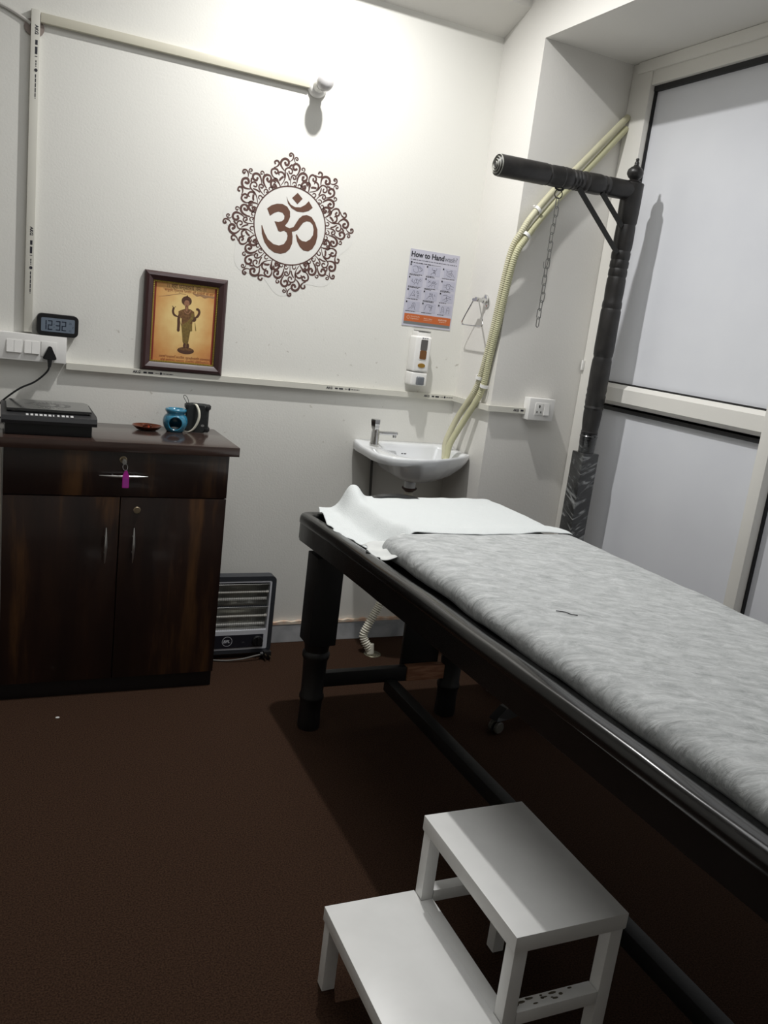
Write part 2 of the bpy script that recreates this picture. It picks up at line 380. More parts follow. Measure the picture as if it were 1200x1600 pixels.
fnr = lambda u, v, d: (0.095 + u, -(0.29 + D + 0.0004) - d, 1.0595 + v)
text_bm(b, 'AKG', 0.0125, fnr, 0, 0.0005); tiny_line(b, 0.034, 0.054, 0.001, 0.007, fnr, 3)
obj('printed_marking', b, M_INK, t, smooth=False)
# cable and brown wall opening at the top of the vertical trunking
b = nb(); tube(b, crom([(-2.3, -0.006, 2.15), (-1.95, -0.006, 2.145), (-1.80, -0.006, 2.138), (-1.74, -0.006, 2.127), (-1.69, -0.006, 2.108), (-1.672, -0.006, 2.098)]), 0.0055, 8)
tag(obj('wall_cable', b, mat('grey_cable', rgb(196, 194, 188), 0.5)), 'pale grey cable curving along the wall from the left to the vertical trunking', 'cable')
b = nb(); prism(b, ell(-1.661, 2.09, 0.029, 0.026, 20), fback, 0.0003, 0.006)
tag(obj('wall_box_opening', b, M_TAUPE, smooth=False), 'brown round cable opening behind the top of the vertical trunking', 'wall opening')

# bulb and batten holder
t = thing('wall_lamp', (-0.733, 0, 2.118), 'white round light bulb in a batten holder on the wall', 'light bulb')
b = nb(); lathe(b, [(0.036, 0.0005), (0.037, 0.006), (0.034, 0.014), (0.030, 0.020), (0.022, 0.024), (0.021, 0.045), (0.0195, 0.052), (0.0175, 0.053)], (-0.733, 0, 2.118), (0, -1, 0)); obj('holder', b, M_SWITCH, t)
b = nb(); lathe(b, [(0.0185, 0.048), (0.0190, 0.052), (0.0188, 0.0535)], (-0.733, 0, 2.118), (0, -1, 0)); obj('contact_ring', b, M_BLACKP, t)
b = nb(); lathe(b, [(0.012, 0.050), (0.015, 0.056), (0.021, 0.062), (0.0275, 0.074), (0.0295, 0.086), (0.0275, 0.099), (0.020, 0.110), (0.010, 0.115), (0, 0.1165)], (-0.733, 0, 2.118), (0, -1, 0)); obj('bulb', b, M_BULB, t)
b = nb(); lathe(b, [(0.003, 0), (0.003, 0.002)], (-0.733, -0.018, 2.091), (0, -1, 0), 10); obj('screw', b, M_BLACKP, t)

# ---- om wall sticker
OM_A= [(-921, 472), (-777, 600), (-577, 690), (-370, 714), (-179, 649), (-58, 500), (-39, 310), (-101, 131), (-203, -16), (-136, -54), (-17, -75), (127, -14), (216, 156), (307, 316), (429, 433), (586, 482), (780, 439), (935, 267), (1053, 39), (1080, -205), (1041, -458), (927, -674), (774, -780), (583, -773), (436, -670), (310, -491), (245, -280), (267, -237), (379, -382), (495, -449), (658, -455), (810, -344), (902, -182), (908, 17), (852, 181), (745, 262), (609, 266), (481, 197), (387, 60), (305, -75), (194, -150), (80, -182), (123, -347), (132, -591), (56, -799), (-75, -940), (-280, -1019), (-521, -1003), (-742, -888), (-917, -695), (-1036, -422), (-1082, -141), (-1057, -128), (-948, -361), (-797, -580), (-574, -718), (-361, -736), (-182, -661), (-92, -501), (-69, -351), (-118, -236), (-218, -193), (-355, -248), (-436, -236), (-532, -57), (-607, 76), (-466, 74), (-338, 118), (-257, 203), (-253, 325), (-341, 417), (-500, 430), (-650, 358), (-795, 239)]
OM_B= [(-239, 989), (-174, 866), (-56, 742), (109, 682), (320, 706), (496, 822), (615, 972), (788, 767), (650, 638), (444, 552), (204, 542), (-18, 627), (-165, 772)]
OM_D= [(164, 1186), (369, 1014), (193, 797), (-27, 977)]
LOBE= [(26, [(-236, 2183), (-152, 2253), (-112, 2351), (-131, 2437), (-205, 2474), (-261, 2431), (-244, 2371), (-196, 2389)]), (21, [(-13, 2179), (-67, 2250), (-50, 2335), (18, 2365), (63, 2319), (38, 2273), (-4, 2289)]), (40, [(-403, 1846), (-502, 1937), (-563, 2052), (-525, 2176), (-423, 2248), (-310, 2224), (-262, 2143), (-303, 2054), (-374, 2059), (-399, 2109)]), (28, [(-805, 1883), (-691, 1939), (-622, 2041), (-660, 2124), (-730, 2130), (-785, 2084), (-766, 2033)]), (38, [(52, 1736), (130, 1868), (165, 2020), (104, 2118), (10, 2147), (-76, 2095), (-86, 2002), (-29, 1940), (38, 1970)]), (21, [(299, 1907), (353, 1981), (335, 2050), (274, 2054), (238, 2006), (271, 1981)]), (25, [(-483, 1333), (-397, 1484), (-352, 1638), (-372, 1797), (-359, 1908), (-265, 1970), (-163, 1961), (-104, 1881), (-136, 1794), (-207, 1799), (-232, 1849)]), (25, [(-319, 1807), (-237, 1694), (-183, 1558)]), (31, [(-671, 1518), (-806, 1576), (-876, 1690), (-867, 1800), (-772, 1852), (-671, 1834), (-633, 1751), (-699, 1703), (-742, 1741)]), (30, [(-575, 1662), (-610, 1719), (-566, 1772), (-466, 1772), (-400, 1711), (-372, 1634)]), (36, [(-557, 1475), (-515, 1555), (-423, 1643)]), (30, [(-238, 2002), (-127, 2104)]), (38, [(-498, 1285), (-558, 1384), (-656, 1467), (-756, 1467), (-849, 1406), (-859, 1296), (-812, 1222), (-713, 1230), (-680, 1299), (-732, 1326)]), (25, [(-125, 1385), (-143, 1565), (-116, 1697), (-41, 1756), (33, 1723), (41, 1642), (-27, 1621), (-52, 1668)]), (20, [(-346, 1375), (-344, 1448), (-287, 1485), (-233, 1449), (-226, 1377)]), (20, [(-69, 1431), (-36, 1501), (33, 1522), (79, 1475), (76, 1401), (14, 1418)]), (26, [(105, 1516), (122, 1647), (179, 1785), (284, 1859), (398, 1842), (468, 1763), (450, 1649), (383, 1601), (297, 1641), (291, 1695), (339, 1725)]), (26, [(-1013, 1143), (-1112, 1252), (-1165, 1405), (-1138, 1536), (-1046, 1606), (-926, 1591), (-879, 1509), (-900, 1415), (-977, 1393), (-1031, 1447), (-1006, 1491)]), (20, [(158, 1397), (163, 1453), (222, 1472), (268, 1425), (264, 1360)]), (20, [(325, 1370), (338, 1437), (408, 1458), (454, 1411), (432, 1333)]), (23, [(589, 1406), (621, 1494), (591, 1582), (526, 1607), (471, 1543), (498, 1483)])]

CX, CZ = -0.7838, 1.6365
fom = lambda u, v, d: (CX + u * 1e-4, -d, CZ + v * 1e-4)
t = thing('wall_sticker', (CX, 0, CZ - 0.25), 'large brown om symbol wall sticker inside a scrollwork ring', 'wall sticker')
b = nb()                                                     # the clear film under the print
out = []
for k in range(96):
    a = 2 * math.pi * k / 96; out.append((math.cos(a) * (2320 + 200 * math.cos(8 * a + 0.4)), math.sin(a) * (2320 + 200 * math.cos(8 * a + 0.4))))
prism(b, out, fom, 0.0002, 0.0005); obj('clear_backing', b, mat('sticker_film', rgb(228, 227, 222), 0.35, spec=0.4), t, smooth=False)
b = nb()
for P in (OM_A, OM_B, OM_D): prism(b, P, fom, 0.0006, 0.0012)
lab(obj('om_symbol', b, M_OM, t, smooth=False), 'brown om symbol')
b = nb()
ring = [(1365 * math.cos(2 * math.pi * k / 96), 1365 * math.sin(2 * math.pi * k / 96)) for k in range(97)]
ribbon(b, ring, 42, fom, 0.0006, 0.0012, taper=False); obj('ring', b, M_OM2, t, smooth=False)
for k in range(8):
    b = nb(); a = math.radians(45 * k); ca, sa = math.cos(a), math.sin(a)
    for j, (wd, L) in enumerate(LOBE):
        P = [Vector((x, y, 0)) for x, y in L]
        P = [(p.x * ca - p.y * sa, p.x * sa + p.y * ca) for p in crom(P, 5)]
        ribbon(b, P, wd * 2.0, fom, 0.0006 + 0.00001 * (j % 3), 0.0011 + 0.00002 * (j % 3))
        e = P[-1]
        if len(L) > 4: prism(b, ell(e[0], e[1], wd * 1.15, wd * 1.15, 10), fom, 0.0006, 0.0012)
    obj('scrollwork', b, M_OM2, t, smooth=False)

# ---- framed picture leaning on the trunking
t = thing('framed_picture', (-1.145, -0.012, 1.0745), 'maroon framed picture of a bronze standing figure resting on the trunking', 'framed picture')
FX0, FX1, FZ0, FZ1 = -1.291, -1.001, 1.0745, 1.416; W_ = 0.030
ft = lambda u, v, d: (u, -0.002 - d - (0.006 * (1 - (v - FZ0) / (FZ1 - FZ0))), v)
b = nb()
def bar(bm, ax, a0, a1, c0, c1):                        # mitred moulding with rounded profile
    prof = [(0, 0.0), (0, 0.014), (0.006, 0.020), (0.014, 0.022), (0.022, 0.018), (W_, 0.013), (W_, 0.0)]
    rows = []
    for end in (0, 1):
        row = []
        for (s, d) in prof:
            if ax == 'x':
                z = c0 + s * (1 if c1 > c0 else -1); x = (a0 + s) if end == 0 else (a1 - s); row.append(bm.verts.new(ft(x, z, d)))
            else:
                x = c0 + s * (1 if c1 > c0 else -1); z = (a0 + s) if end == 0 else (a1 - s); row.append(bm.verts.new(ft(x, z, d)))
        rows.append(row)
    A, B = rows
    for i in range(len(prof)): bm.faces.new((A[i], A[(i + 1) % len(prof)], B[(i + 1) % len(prof)], B[i]))
bar(b, 'x', FX0, FX1, FZ0, FZ1); bar(b, 'x', FX0, FX1, FZ1, FZ0); bar(b, 'z', FZ0, FZ1, FX0, FX1); bar(b, 'z', FZ0, FZ1, FX1, FX0)
obj('frame', b, M_MAROON, t, ang=25)
px0, px1, pz0, pz1 = FX0 + W_, FX1 - W_, FZ0 + W_, FZ1 - W_
b = nb(); r = random.Random(1)
n = 46
for i in range(n):
    z = pz0 + (pz1 - pz0) * (i + 0.5) / n; lathe(b, [(0.0028, 0), (0.0022, 0.002), (0, 0.0028)], ft(px0 + 0.0026, z, 0.008), (0, -1, 0), 6); lathe(b, [(0.0028, 0), (0.0022, 0.002), (0, 0.0028)], ft(px1 - 0.0026, z, 0.008), (0, -1, 0), 6)
n = 38
for i in range(n):
    x = px0 + (px1 - px0) * (i + 0.5) / n; lathe(b, [(0.0028, 0), (0.0022, 0.002), (0, 0.0028)], ft(x, pz0 + 0.0026, 0.008), (0, -1, 0), 6); lathe(b, [(0.0028, 0), (0.0022, 0.002), (0, 0.0028)], ft(x, pz1 - 0.0026, 0.008), (0, -1, 0), 6)
for a in ((px0, px0 + 0.006, pz0, pz1), (px1 - 0.006, px1, pz0, pz1), (px0, px1, pz0, pz0 + 0.006), (px0, px1, pz1 - 0.006, pz1)):
    prism(b, [(a[0], a[2]), (a[1], a[2]), (a[1], a[3]), (a[0], a[3])], ft, 0.004, 0.0082)
obj('gold_beading', b, M_GOLD, t, smooth=False)
def pic_mat():
    m = mat('orange_print', rgb(204, 150, 92), 0.35); N = m.node_tree.nodes; L = m.node_tree.links; bs = N['Principled BSDF']
    tc = N['Texture Coordinate']; mp = N.new('ShaderNodeMapping'); mp.inputs['Location'].default_value = (0.0, 0, -0.185); L.new(tc.outputs['Object'], mp.inputs[0])
    g = N.new('ShaderNodeTexGradient'); g.gradient_type = 'SPHERICAL'; mp.inputs['Scale'].default_value = (7.0, 1, 5.2); mp.inputs['Location'].default_value = (0, 0, -1.0); L.new(mp.outputs[0], g.inputs[0])
    n = N.new('ShaderNodeTexNoise'); n.inputs['Scale'].default_value = 22; n.inputs['Detail'].default_value = 5; L.new(tc.outputs['Object'], n.inputs['Vector'])
    ad = N.new('ShaderNodeMath'); ad.operation = 'MULTIPLY_ADD'; ad.inputs[1].default_value = 0.5; L.new(n.outputs['Fac'], ad.inputs[0]); L.new(g.outputs['Fac'], ad.inputs[2])
    r = N.new('ShaderNodeValToRGB'); e = r.color_ramp.elements; e[0].position = 0.15; e[0].color = rgb(190, 120, 70); e[1].position = 0.95; e[1].color = rgb(236, 206, 140)
    k = e.new(0.45); k.color = rgb(212, 154, 92)
    L.new(ad.outputs[0], r.inputs[0]); L.new(r.outputs[0], bs.inputs['Base Color']); return m
b = nb(); prism(b, [(px0, pz0), (px1, pz0), (px1, pz1), (px0, pz1)], ft, 0.001, 0.004); obj('print', b, pic_mat(), t, smooth=False)
for a in ((px0 + 0.006, px0 + 0.0125), (px1 - 0.0125, px1 - 0.006)):
    b = nb(); prism(b, [(a[0], pz0 + 0.005), (a[1], pz0 + 0.005), (a[1], pz1 - 0.006), (a[0], pz1 - 0.006)], ft, 0.004, 0.0045)
    obj('red_border', b, M_RED, t, smooth=False)
fp = lambda u, v, d: ft(-1.2544 + u * 1e-4, 1.1055 + v * 1e-4, 0.0042 + d)
MB1 = mat('print_bronze_dark', rgb(86, 58, 44), 0.4); MB2 = mat('print_bronze', rgb(128, 92, 58), 0.4, col2=rgb(96, 68, 44), scale=160); MB3 = mat('print_olive_gold', rgb(138, 116, 60), 0.4, col2=rgb(112, 92, 50), scale=200); MB4 = mat('print_skin_bronze', rgb(160, 116, 88), 0.4)
b = nb(); prism(b, ell(1130, 2205, 180, 165), fp, 0, 0.0001); prism(b, [(1090, 2340), (1180, 2345), (1140, 2420)], fp, 0, 0.0001)
prism(b, ell(1200, 470, 300, 125), fp, 0, 0.0001); ribbon(b, [(1145, 2020), (1150, 1900)], 110, fp, 0, 0.0002, taper=False); prism(b, ell(897, 1180, 52, 70), fp, 0, 0.0001); prism(b, ell(1414, 1600, 95, 88), fp, 0.0003, 0.0004)
ribbon(b, [(698, 1919), (640, 1980)], 40, fp, 0, 0.0001); ribbon(b, [(698, 1919), (760, 1975)], 30, fp, 0, 0.0001)
ribbon(b, [(p.x, p.y) for p in crom([(851, 1631, 0), (721, 1686, 0), (672, 1805, 0), (698, 1940, 0)])], 74, fp, 0, 0.0001)
ribbon(b, [(p.x, p.y) for p in crom([(924, 1800, 0), (888, 1580, 0), (897, 1357, 0), (894, 1189, 0)])], 95, fp, 0.0001, 0.0002)
ribbon(b, [(p.x, p.y) for p in crom([(1404, 1620, 0), (1540, 1708, 0), (1600, 1850, 0), (1560, 1950, 0), (1480, 1953, 0)])], 84, fp, 0, 0.0001)
prism(b, ell(1148, 640, 52, 95), fp, 0, 0.0007); prism(b, ell(1262, 640, 52, 95), fp, 0, 0.0007)
obj('printed_figure_shade', b, MB1, t, smooth=False)
b = nb(); prism(b, [(1016, 1900), (866, 1827), (880, 1640), (994, 1591), (997, 1340), (1376, 1409), (1388, 1635), (1447, 1698), (1415, 1862), (1282, 1931), (1150, 1960)], fp, 0, 0.0003)
prism(b, ell(1195, 520, 250, 62), fp, 0, 0.0003); obj('printed_figure_body', b, MB2, t, smooth=False)
b = nb(); prism(b, [(997, 1340), (1374, 1437), (1391, 1185), (1321, 1164), (1276, 778), (1250, 690), (1130, 680), (1080, 770)], fp, 0, 0.0004)
ribbon(b, [(1011, 1342), (1230, 1450), (1360, 1632), (1370, 1800)], 100, fp, 0.0003, 0.0005); ribbon(b, [(1471, 1476), (1519, 1199)], 40, fp, 0, 0.0002)
obj('printed_drapery', b, MB3, t, smooth=False)
b = nb(); prism(b, ell(1140, 2120, 95, 120), fp, 0.0002, 0.0004); ribbon(b, [(1145, 2040), (1150, 1850)], 70, fp, 0.0002, 0.0004, taper=False); ribbon(b, [(p.x, p.y) for p in crom([(1050, 1900, 0), (1120, 1790, 0), (1230, 1790, 0), (1290, 1900, 0)])], 30, fp, 0.0003, 0.0005); obj('printed_face', b, MB4, t, smooth=False)
b = nb()
for q in ((1110, 2150), (1170, 2150)): prism(b, ell(q[0], q[1], 14, 8, 8), fp, 0.0005, 0.0006)
prism(b, ell(1140, 2060, 24, 8, 8), fp, 0.0005, 0.0006)
prism(b, ell(1130, 2245, 60, 10, 10), fp, 0.0005, 0.0006); ribbon(b, [(900, 1560), (1000, 1340)], 14, fp, 0.0004, 0.0006)
for kx in range(5): ribbon(b, [(1060 + 62 * kx, 1330), (1110 + 36 * kx, 760)], 10, fp, 0.0004, 0.0006)
def hindi(bm, s, x0, x1, z, size, d=0.0003):
    k = nb(); wd = text_bm(k, s, size, lambda u, v, dd: (u, v, 0), 0); k.free()
    sx = (x1 - x0) / max(wd, 1e-6)
    text_bm(bm, s, size, lambda u, v, dd: fp(x0 + u, z + v, d), 0, 0, sx=sx)
hindi(b, '।। श्री धन्वंतरये नमः ।।', 400, 1790, 2600, 200)
obj('printed_title', b, MB1, t, smooth=False)
b = nb(); hindi(b, '"आयुर्वेद प्रवर्तक भगवान श्री धन्वंतरी की जय"', 300, 2080, 2480, 120)
hindi(b, 'नमामि धन्वंतरि आदिदेवं, सुरासुरैर्वंदित पादपद्मम्।', 270, 2130, 170, 105)
hindi(b, 'लोके जरारुग्भय मृत्युनाशं, दातारमीशं विविधौषधीनाम्।', 330, 2080, 50, 105)
obj('printed_lines', b, mat('print_rust_ink', rgb(130, 66, 40), 0.5), t, smooth=False)
b = nb()
prism(b, [(1320, 2500), (1700, 2480), (2120, 2470), (2080, 2400), (1900, 2420), (1760, 2370), (1600, 2440), (1480, 2400)], fp, 0.0001, 0.0002)
ribbon(b, [(150, 2250), (500, 2330), (900, 2440), (1100, 2430)], 16, fp, 0.0001, 0.0002)
obj('printed_branch', b, mat('print_grey_brown', rgb(158, 122, 88), 0.5), t, smooth=False)

# ---- switchboard
t = thing('switchboard', (-1.66, 0, 1.071), 'white four-switch board on the wall below the alarm clock', 'switchboard')
b = nb(); box(b, -1.80, -1.537, -0.036, -0.0005, 1.071, 1.160, 0.003); obj('back_box', b, M_SWITCH, t)
for i, x0 in enumerate((-1.722, -1.699, -1.668, -1.645)):
    b = nb(); prism(b, [(-0.0358, 1.096), (-0.0358, 1.137), (-0.038, 1.137), (-0.0435, 1.097)], lambda u, v, d: (d, u, v), x0, x0 + 0.0222)
    obj('rocker_switch', b, M_SWITCH, t, smooth=False)
b = nb(); box(b, -1.617, -1.567, -0.0385, -0.0355, 1.090, 1.140, 0.002); obj('socket', b, M_SWITCH, t)

# ---- alarm clock standing on top of the switchboard
t = thing('alarm_clock', (-1.568, -0.02, 1.1605), 'black digital alarm clock showing 12:32 on top of the switchboard', 'clock')
b = nb(); prism(b, rrect(-1.632, -1.502, 1.1605, 1.232, 0.016), lambda u, v, d: (u, -d, v), 0.003, 0.036)
o = obj('case', b, M_BLACKP, t); md = o.modifiers.new('b', 'BEVEL'); md.width = 0.003; md.segments = 2; md.limit_method = 'ANGLE'
b = nb(); prism(b, rrect(-1.619, -1.514, 1.174, 1.219, 0.004), fback, 0.0361, 0.0368); obj('display', b, M_LCD, t, smooth=False)
b = nb()
SEG = {'1': 'bc', '2': 'abged', '3': 'abgcd', ':': ''}
def digit(bm, ch, x, z, wd, h):
    th = 0.0032
    for s in SEG[ch]:
        q = {'a': (x, x + wd, z + h - th, z + h), 'd': (x, x + wd, z, z + th), 'g': (x, x + wd, z + h / 2 - th / 2, z + h / 2 + th / 2),
             'b': (x + wd - th, x + wd, z + h / 2 + 0.0006, z + h - 0.0006), 'c': (x + wd - th, x + wd, z + 0.0006, z + h / 2 - 0.0006),
             'e': (x, x + th, z + 0.0006, z + h / 2 - 0.0006), 'f': (x, x + th, z + h / 2 + 0.0006, z + h - 0.0006)}[s]
        prism(bm, [(q[0], q[2]), (q[1], q[2]), (q[1], q[3]), (q[0], q[3])], fback, 0.0369, 0.0371)
for ch, x in (('1', -1.616), ('2', -1.598), ('3', -1.573), ('2', -1.555)): digit(b, ch, x, 1.180, 0.014, 0.031)
for z in (1.190, 1.200): prism(b, ell(-1.5785, z, 0.0012, 0.0012, 8), fback, 0.0369, 0.0371)
text_bm(b, '25', 0.009, lambda u, v, d: (-1.533 + u, -0.037, 1.203 + v), 0); text_bm(b, 'C', 0.009, lambda u, v, d: (-1.522 + u, -0.037, 1.190 + v), 0); text_bm(b, '12', 0.009, lambda u, v, d: (-1.533 + u, -0.037, 1.179 + v), 0)
obj('digits', b, M_LCDD, t, smooth=False)

# ---- poster
PX0, PX1, PZ0, PZ1 = -0.287, -0.066, 1.335, 1.630
t = thing('handwash_poster', ((PX0 + PX1) / 2, 0, PZ0), 'handwash instruction poster with an orange bottom band above the soap dispenser', 'poster')
b = nb(); prism(b, [(PX0, PZ0), (PX1, PZ0), (PX1, PZ1), (PX0, PZ1)], fback, 0.0006, 0.0022); obj('sheet', b, M_PAPER, t, smooth=False)
PWd, PH = PX1 - PX0, PZ1 - PZ0
fq = lambda u, v, d: (PX0 + u, -0.0026 - d, PZ0 + v)
b = nb(); wd = text_bm(b, 'How to Hand', 0.0285, lambda u, v, d: fq(0.004 + u, 0.266 + v, 0), 0, bold=0.0009, sx=0.93)
k = nb(); wt = text_bm(k, 'wash?', 0.0285, lambda u, v, d: (u, v, 0), 0); k.free()
obj('title_bold', b, M_INK, t, smooth=False)
b = nb(); text_bm(b, 'wash?', 0.0275, lambda u, v, d: fq(0.006 + wd * 1.0 + u, 0.266 + v, 0), 0, bold=0.0002, sx=(PWd - 0.014 - wd) / wt)
tiny_line(b, 0.005, PWd - 0.008, 0.2535, 0.0032, fq, 8); tiny_line(b, 0.085, 0.14, 0.2425, 0.002, fq, 11)
obj('small_print', b, M_GINK, t, smooth=False)
b = nb(); tiny_line(b, 0.018, 0.096, 0.242, 0.0032, fq, 9)
box(b, PX0 + 0.006, PX0 + 0.013, -0.0030, -0.0024, PZ0 + 0.241, PZ0 + 0.2475)
HANDS = [
 [[(.05, .7), (.15, .85), (.35, .9), (.5, .8), (.6, .85), (.8, .7), (.95, .5), (.75, .3), (.6, .15)], [(.1, .5), (.1, .25), (.3, .1), (.5, .15), (.55, .45)], [(.4, .85), (.5, .6), (.55, .4)], [(.5, .7), (.75, .6), (.85, .35)]],
 [[(.3, .95), (.32, .7), (.68, .7), (.7, .95)], [(.5, .7), (.48, .45), (.55, .3)], [(.2, .1), (.35, .3), (.5, .35), (.65, .3), (.62, .1)], [(.42, .62), (.58, .6), (.6, .45), (.42, .4)]],
 [[(.1, .9), (.25, .75), (.5, .9), (.65, .95), (.6, .7), (.75, .5), (.95, .1)], [(.2, .75), (.2, .3), (.4, .2), (.6, .1)], [(.3, .6), (.6, .6)], [(.3, .45), (.6, .42)], [(.6, .5), (.7, .2)]],
 [[(.1, .8), (.1, .4)], [(.3, .3), (.3, .6), (.45, .85), (.5, .5), (.55, .85), (.7, .55), (.65, .3)], [(.3, .1), (.4, .35), (.6, .35), (.68, .1)], [(.75, .75), (.85, .9), (.92, .7), (.82, .6), (.75, .75)], [(.05, .6), (.25, .3)]],
 [[(.05, .9), (.3, .6)], [(.3, .9), (.08, .6)], [(.1, .1), (.35, .35), (.45, .8), (.5, .5), (.58, .9), (.62, .5), (.72, .85), (.75, .45), (.9, .7)], [(.4, .1), (.5, .35), (.7, .35), (.72, .05)]],
 [[(.0, .6), (.25, .6), (.35, .75), (.6, .75), (.68, .6), (1, .45)], [(.0, .35), (.25, .35), (.35, .12), (.55, .08), (.65, .25), (.95, .15)], [(.3, .7), (.28, .3)], [(.65, .7), (.62, .25)], [(.4, .6), (.55, .5)]],
 [[(.05, .1), (.2, .5), (.35, .9), (.45, .8), (.4, .5), (.55, .15)], [(.2, .3), (.45, .3), (.5, .5)], [(.7, .9), (.65, .7), (.85, .6), (.8, .8), (.7, .9)], [(.7, .4), (.85, .35), (.7, .15), (.88, .1)]],
 [[(.1, .1), (.35, .5), (.35, .85), (.5, .6), (.6, .85), (.62, .5), (.75, .1)], [(.25, .45), (.65, .45)], [(.4, .3), (.5, .1)], [(.82, .8), (.78, .6), (.92, .6)], [(.42, .7), (.5, .9)]],
 [[(.1, .8), (.4, .9), (.6, .75), (.85, .7)], [(.1, .2), (.3, .35), (.45, .6), (.5, .3), (.65, .25)], [(.4, .5), (.7, .5), (.9, .4)], [(.3, .1), (.5, .15), (.5, .4)], [(.4, .75), (.5, .55)]],
 [[(.05, .1), (.3, .4), (.4, .85), (.6, .9), (.65, .55), (.6, .3), (.7, .05)], [(.35, .5), (.55, .6)], [(.35, .15), (.45, .4), (.6, .4)], [(.45, .75), (.55, .7)]],
 [[(.05, .2), (.15, .85), (.5, .9), (.8, .8)], [(.35, .7), (.5, .6), (.7, .75), (.6, .4), (.55, .1)], [(.7, .7), (.68, .2)], [(.45, .8), (.6, .5)]],
 [[(.1, .1), (.12, .7), (.22, .9), (.32, .7), (.35, .1)], [(.6, .1), (.62, .7), (.72, .9), (.85, .7), (.85, .1)], [(.18, .5), (.28, .5)], [(.66, .5), (.8, .5)], [(.2, .3), (.3, .3)]]]
cw, ch = 0.056, 0.036
for j in range(4):
    for i in range(3):
        x0 = 0.013 + i * 0.073; z0 = 0.2025 - j * 0.0475
        pan = nb(); prism(pan, [(x0, z0), (x0 + cw, z0), (x0 + cw, z0 + ch), (x0, z0 + ch)], fq, -0.0002, 0); pno = obj('panel', pan, M_PPANEL, t, smooth=False); ln = nb()
        box(b, PX0 + x0 - 0.007, PX0 + x0 - 0.0015, -0.0030, -0.0024, PZ0 + z0 + ch - 0.006, PZ0 + z0 + ch)
        r = random.Random(20 + j * 3 + i)
        tiny_line(b, x0 - 0.006, x0 - 0.006 + r.uniform(0.030, 0.058), z0 - 0.0040, 0.0022, fq, 30 + j * 3 + i)
        if r.random() > 0.4: tiny_line(b, x0 - 0.006, x0 - 0.006 + r.uniform(0.025, 0.05), z0 - 0.0076, 0.0022, fq, 60 + j * 3 + i)
        for st in HANDS[j * 3 + i]:
            P = [(x0 + 0.004 + p.x * (cw - 0.008), z0 + 0.002 + p.y * (ch - 0.005)) for p in crom([(u, v, 0) for u, v in st], 4)]
            ribbon(ln, P, 0.0011, fq, 0.0001, 0.0003, taper=False)
        obj('hand_drawing', ln, mat('drawing_ink', rgb(84, 84, 96), 0.6), pno, smooth=False)
obj('captions', b, M_INK, t, smooth=False); 
b = nb(); prism(b, [(0.006, 0.018), (PWd - 0.004, 0.018), (PWd - 0.004, 0.048), (0.006, 0.048)], fq, -0.0002, 0); obj('orange_band', b, M_ORANGE, t, smooth=False)
b = nb(); prism(b, [(0.006, 0.007), (PWd - 0.004, 0.007), (PWd - 0.004, 0.018), (0.006, 0.018)], fq, -0.0002, 0); obj('grey_band', b, M_GBAND, t, smooth=False)
b = nb(); ribbon(b, ell(0.024, 0.034, 0.006, 0.0065, 20) + [(0.030, 0.034)], 0.0012, fq, 0.0001, 0.0003, taper=False); ribbon(b, [(0.024, 0.026), (0.024, 0.042)], 0.001, fq, 0.0001, 0.0003)
text_bm(b, 'World Health', 0.0072, lambda u, v, d: fq(0.034 + u, 0.036 + v, 0.0003), 0, bold=0.0001); text_bm(b, 'Organization', 0.0072, lambda u, v, d: fq(0.034 + u, 0.028 + v, 0.0003), 0, bold=0.0001)
text_bm(b, 'Patient Safety', 0.0072, lambda u, v, d: fq(0.094 + u, 0.033 + v, 0.0003), 0, bold=0.0001); tiny_line(b, 0.094, 0.13, 0.028, 0.0014, fq, 5, 0.0003)
text_bm(b, 'SAVE LIVES', 0.0080, lambda u, v, d: fq(0.160 + u, 0.034 + v, 0.0003), 0, bold=0.0003); tiny_line(b, 0.165, 0.197, 0.028, 0.002, fq, 6, 0.0003)
obj('band_lettering', b, M_WINK, t, smooth=False)

# ---- soap dispenser
t = thing('soap_dispenser', (-0.206, -0.03, 1.105), 'white wall soap dispenser with amber liquid under the handwash poster', 'soap dispenser')
b = nb(); box(b, -0.243, -0.172, -0.062, -0.0005, 1.160, 1.300, 0.008, 3); box(b, -0.234, -0.174, -0.048, -0.0005, 1.298, 1.318, 0.004)
obj('body', b, M_SWITCH, t)
b = nb(); box(b, -0.243, -0.172, -0.060, -0.0005, 1.105, 1.158, 0.007, 3); obj('pump_housing', b, M_SWITCH, t)
b = nb(); box(b, -0.230, -0.176, -0.050, -0.003, 1.3185, 1.322, 0.001); obj('lock_lid', b, M_GREYPRINT, t)
b = nb(); prism(b, rrect(-0.2235, -0.1885, 1.208, 1.290, 0.008), fback, 0.0615, 0.0635); obj('sight_window_rim', b, M_SWITCH, t)
b = nb(); prism(b, rrect(-0.221, -0.191, 1.246, 1.288, 0.003), fback, 0.0618, 0.0642); obj('sight_window', b, M_SMOKE, t)
b = nb(); prism(b, rrect(-0.221, -0.191, 1.2105, 1.2462, 0.006), fback, 0.0618, 0.0642); lab(obj('liquid', b, M_OILGLASS, t), 'amber soap seen through the window')
b = nb(); prism(b, ell(-0.207, 1.186, 0.016, 0.009), fback, 0.0615, 0.0642); obj('lens', b, mat('amber_lens', rgb(150, 112, 30), 0.15, coat=0.5), t)
b = nb(); box(b, -0.222, -0.190, -0.075, -0.058, 1.108, 1.142, 0.006, 3)
for i in range(5): box(b, -0.219 + i * 0.0055, -0.217 + i * 0.0055, -0.0765, -0.074, 1.112, 1.138)
obj('push_button', b, M_GREYBTN, t)
b = nb(); tiny_line(b, 0, 0.026, 0, 0.004, lambda u, v, d: (-0.217 + u, -0.0627, 1.292 + v), 4); obj('small_print', b, M_GINK, t, smooth=False)

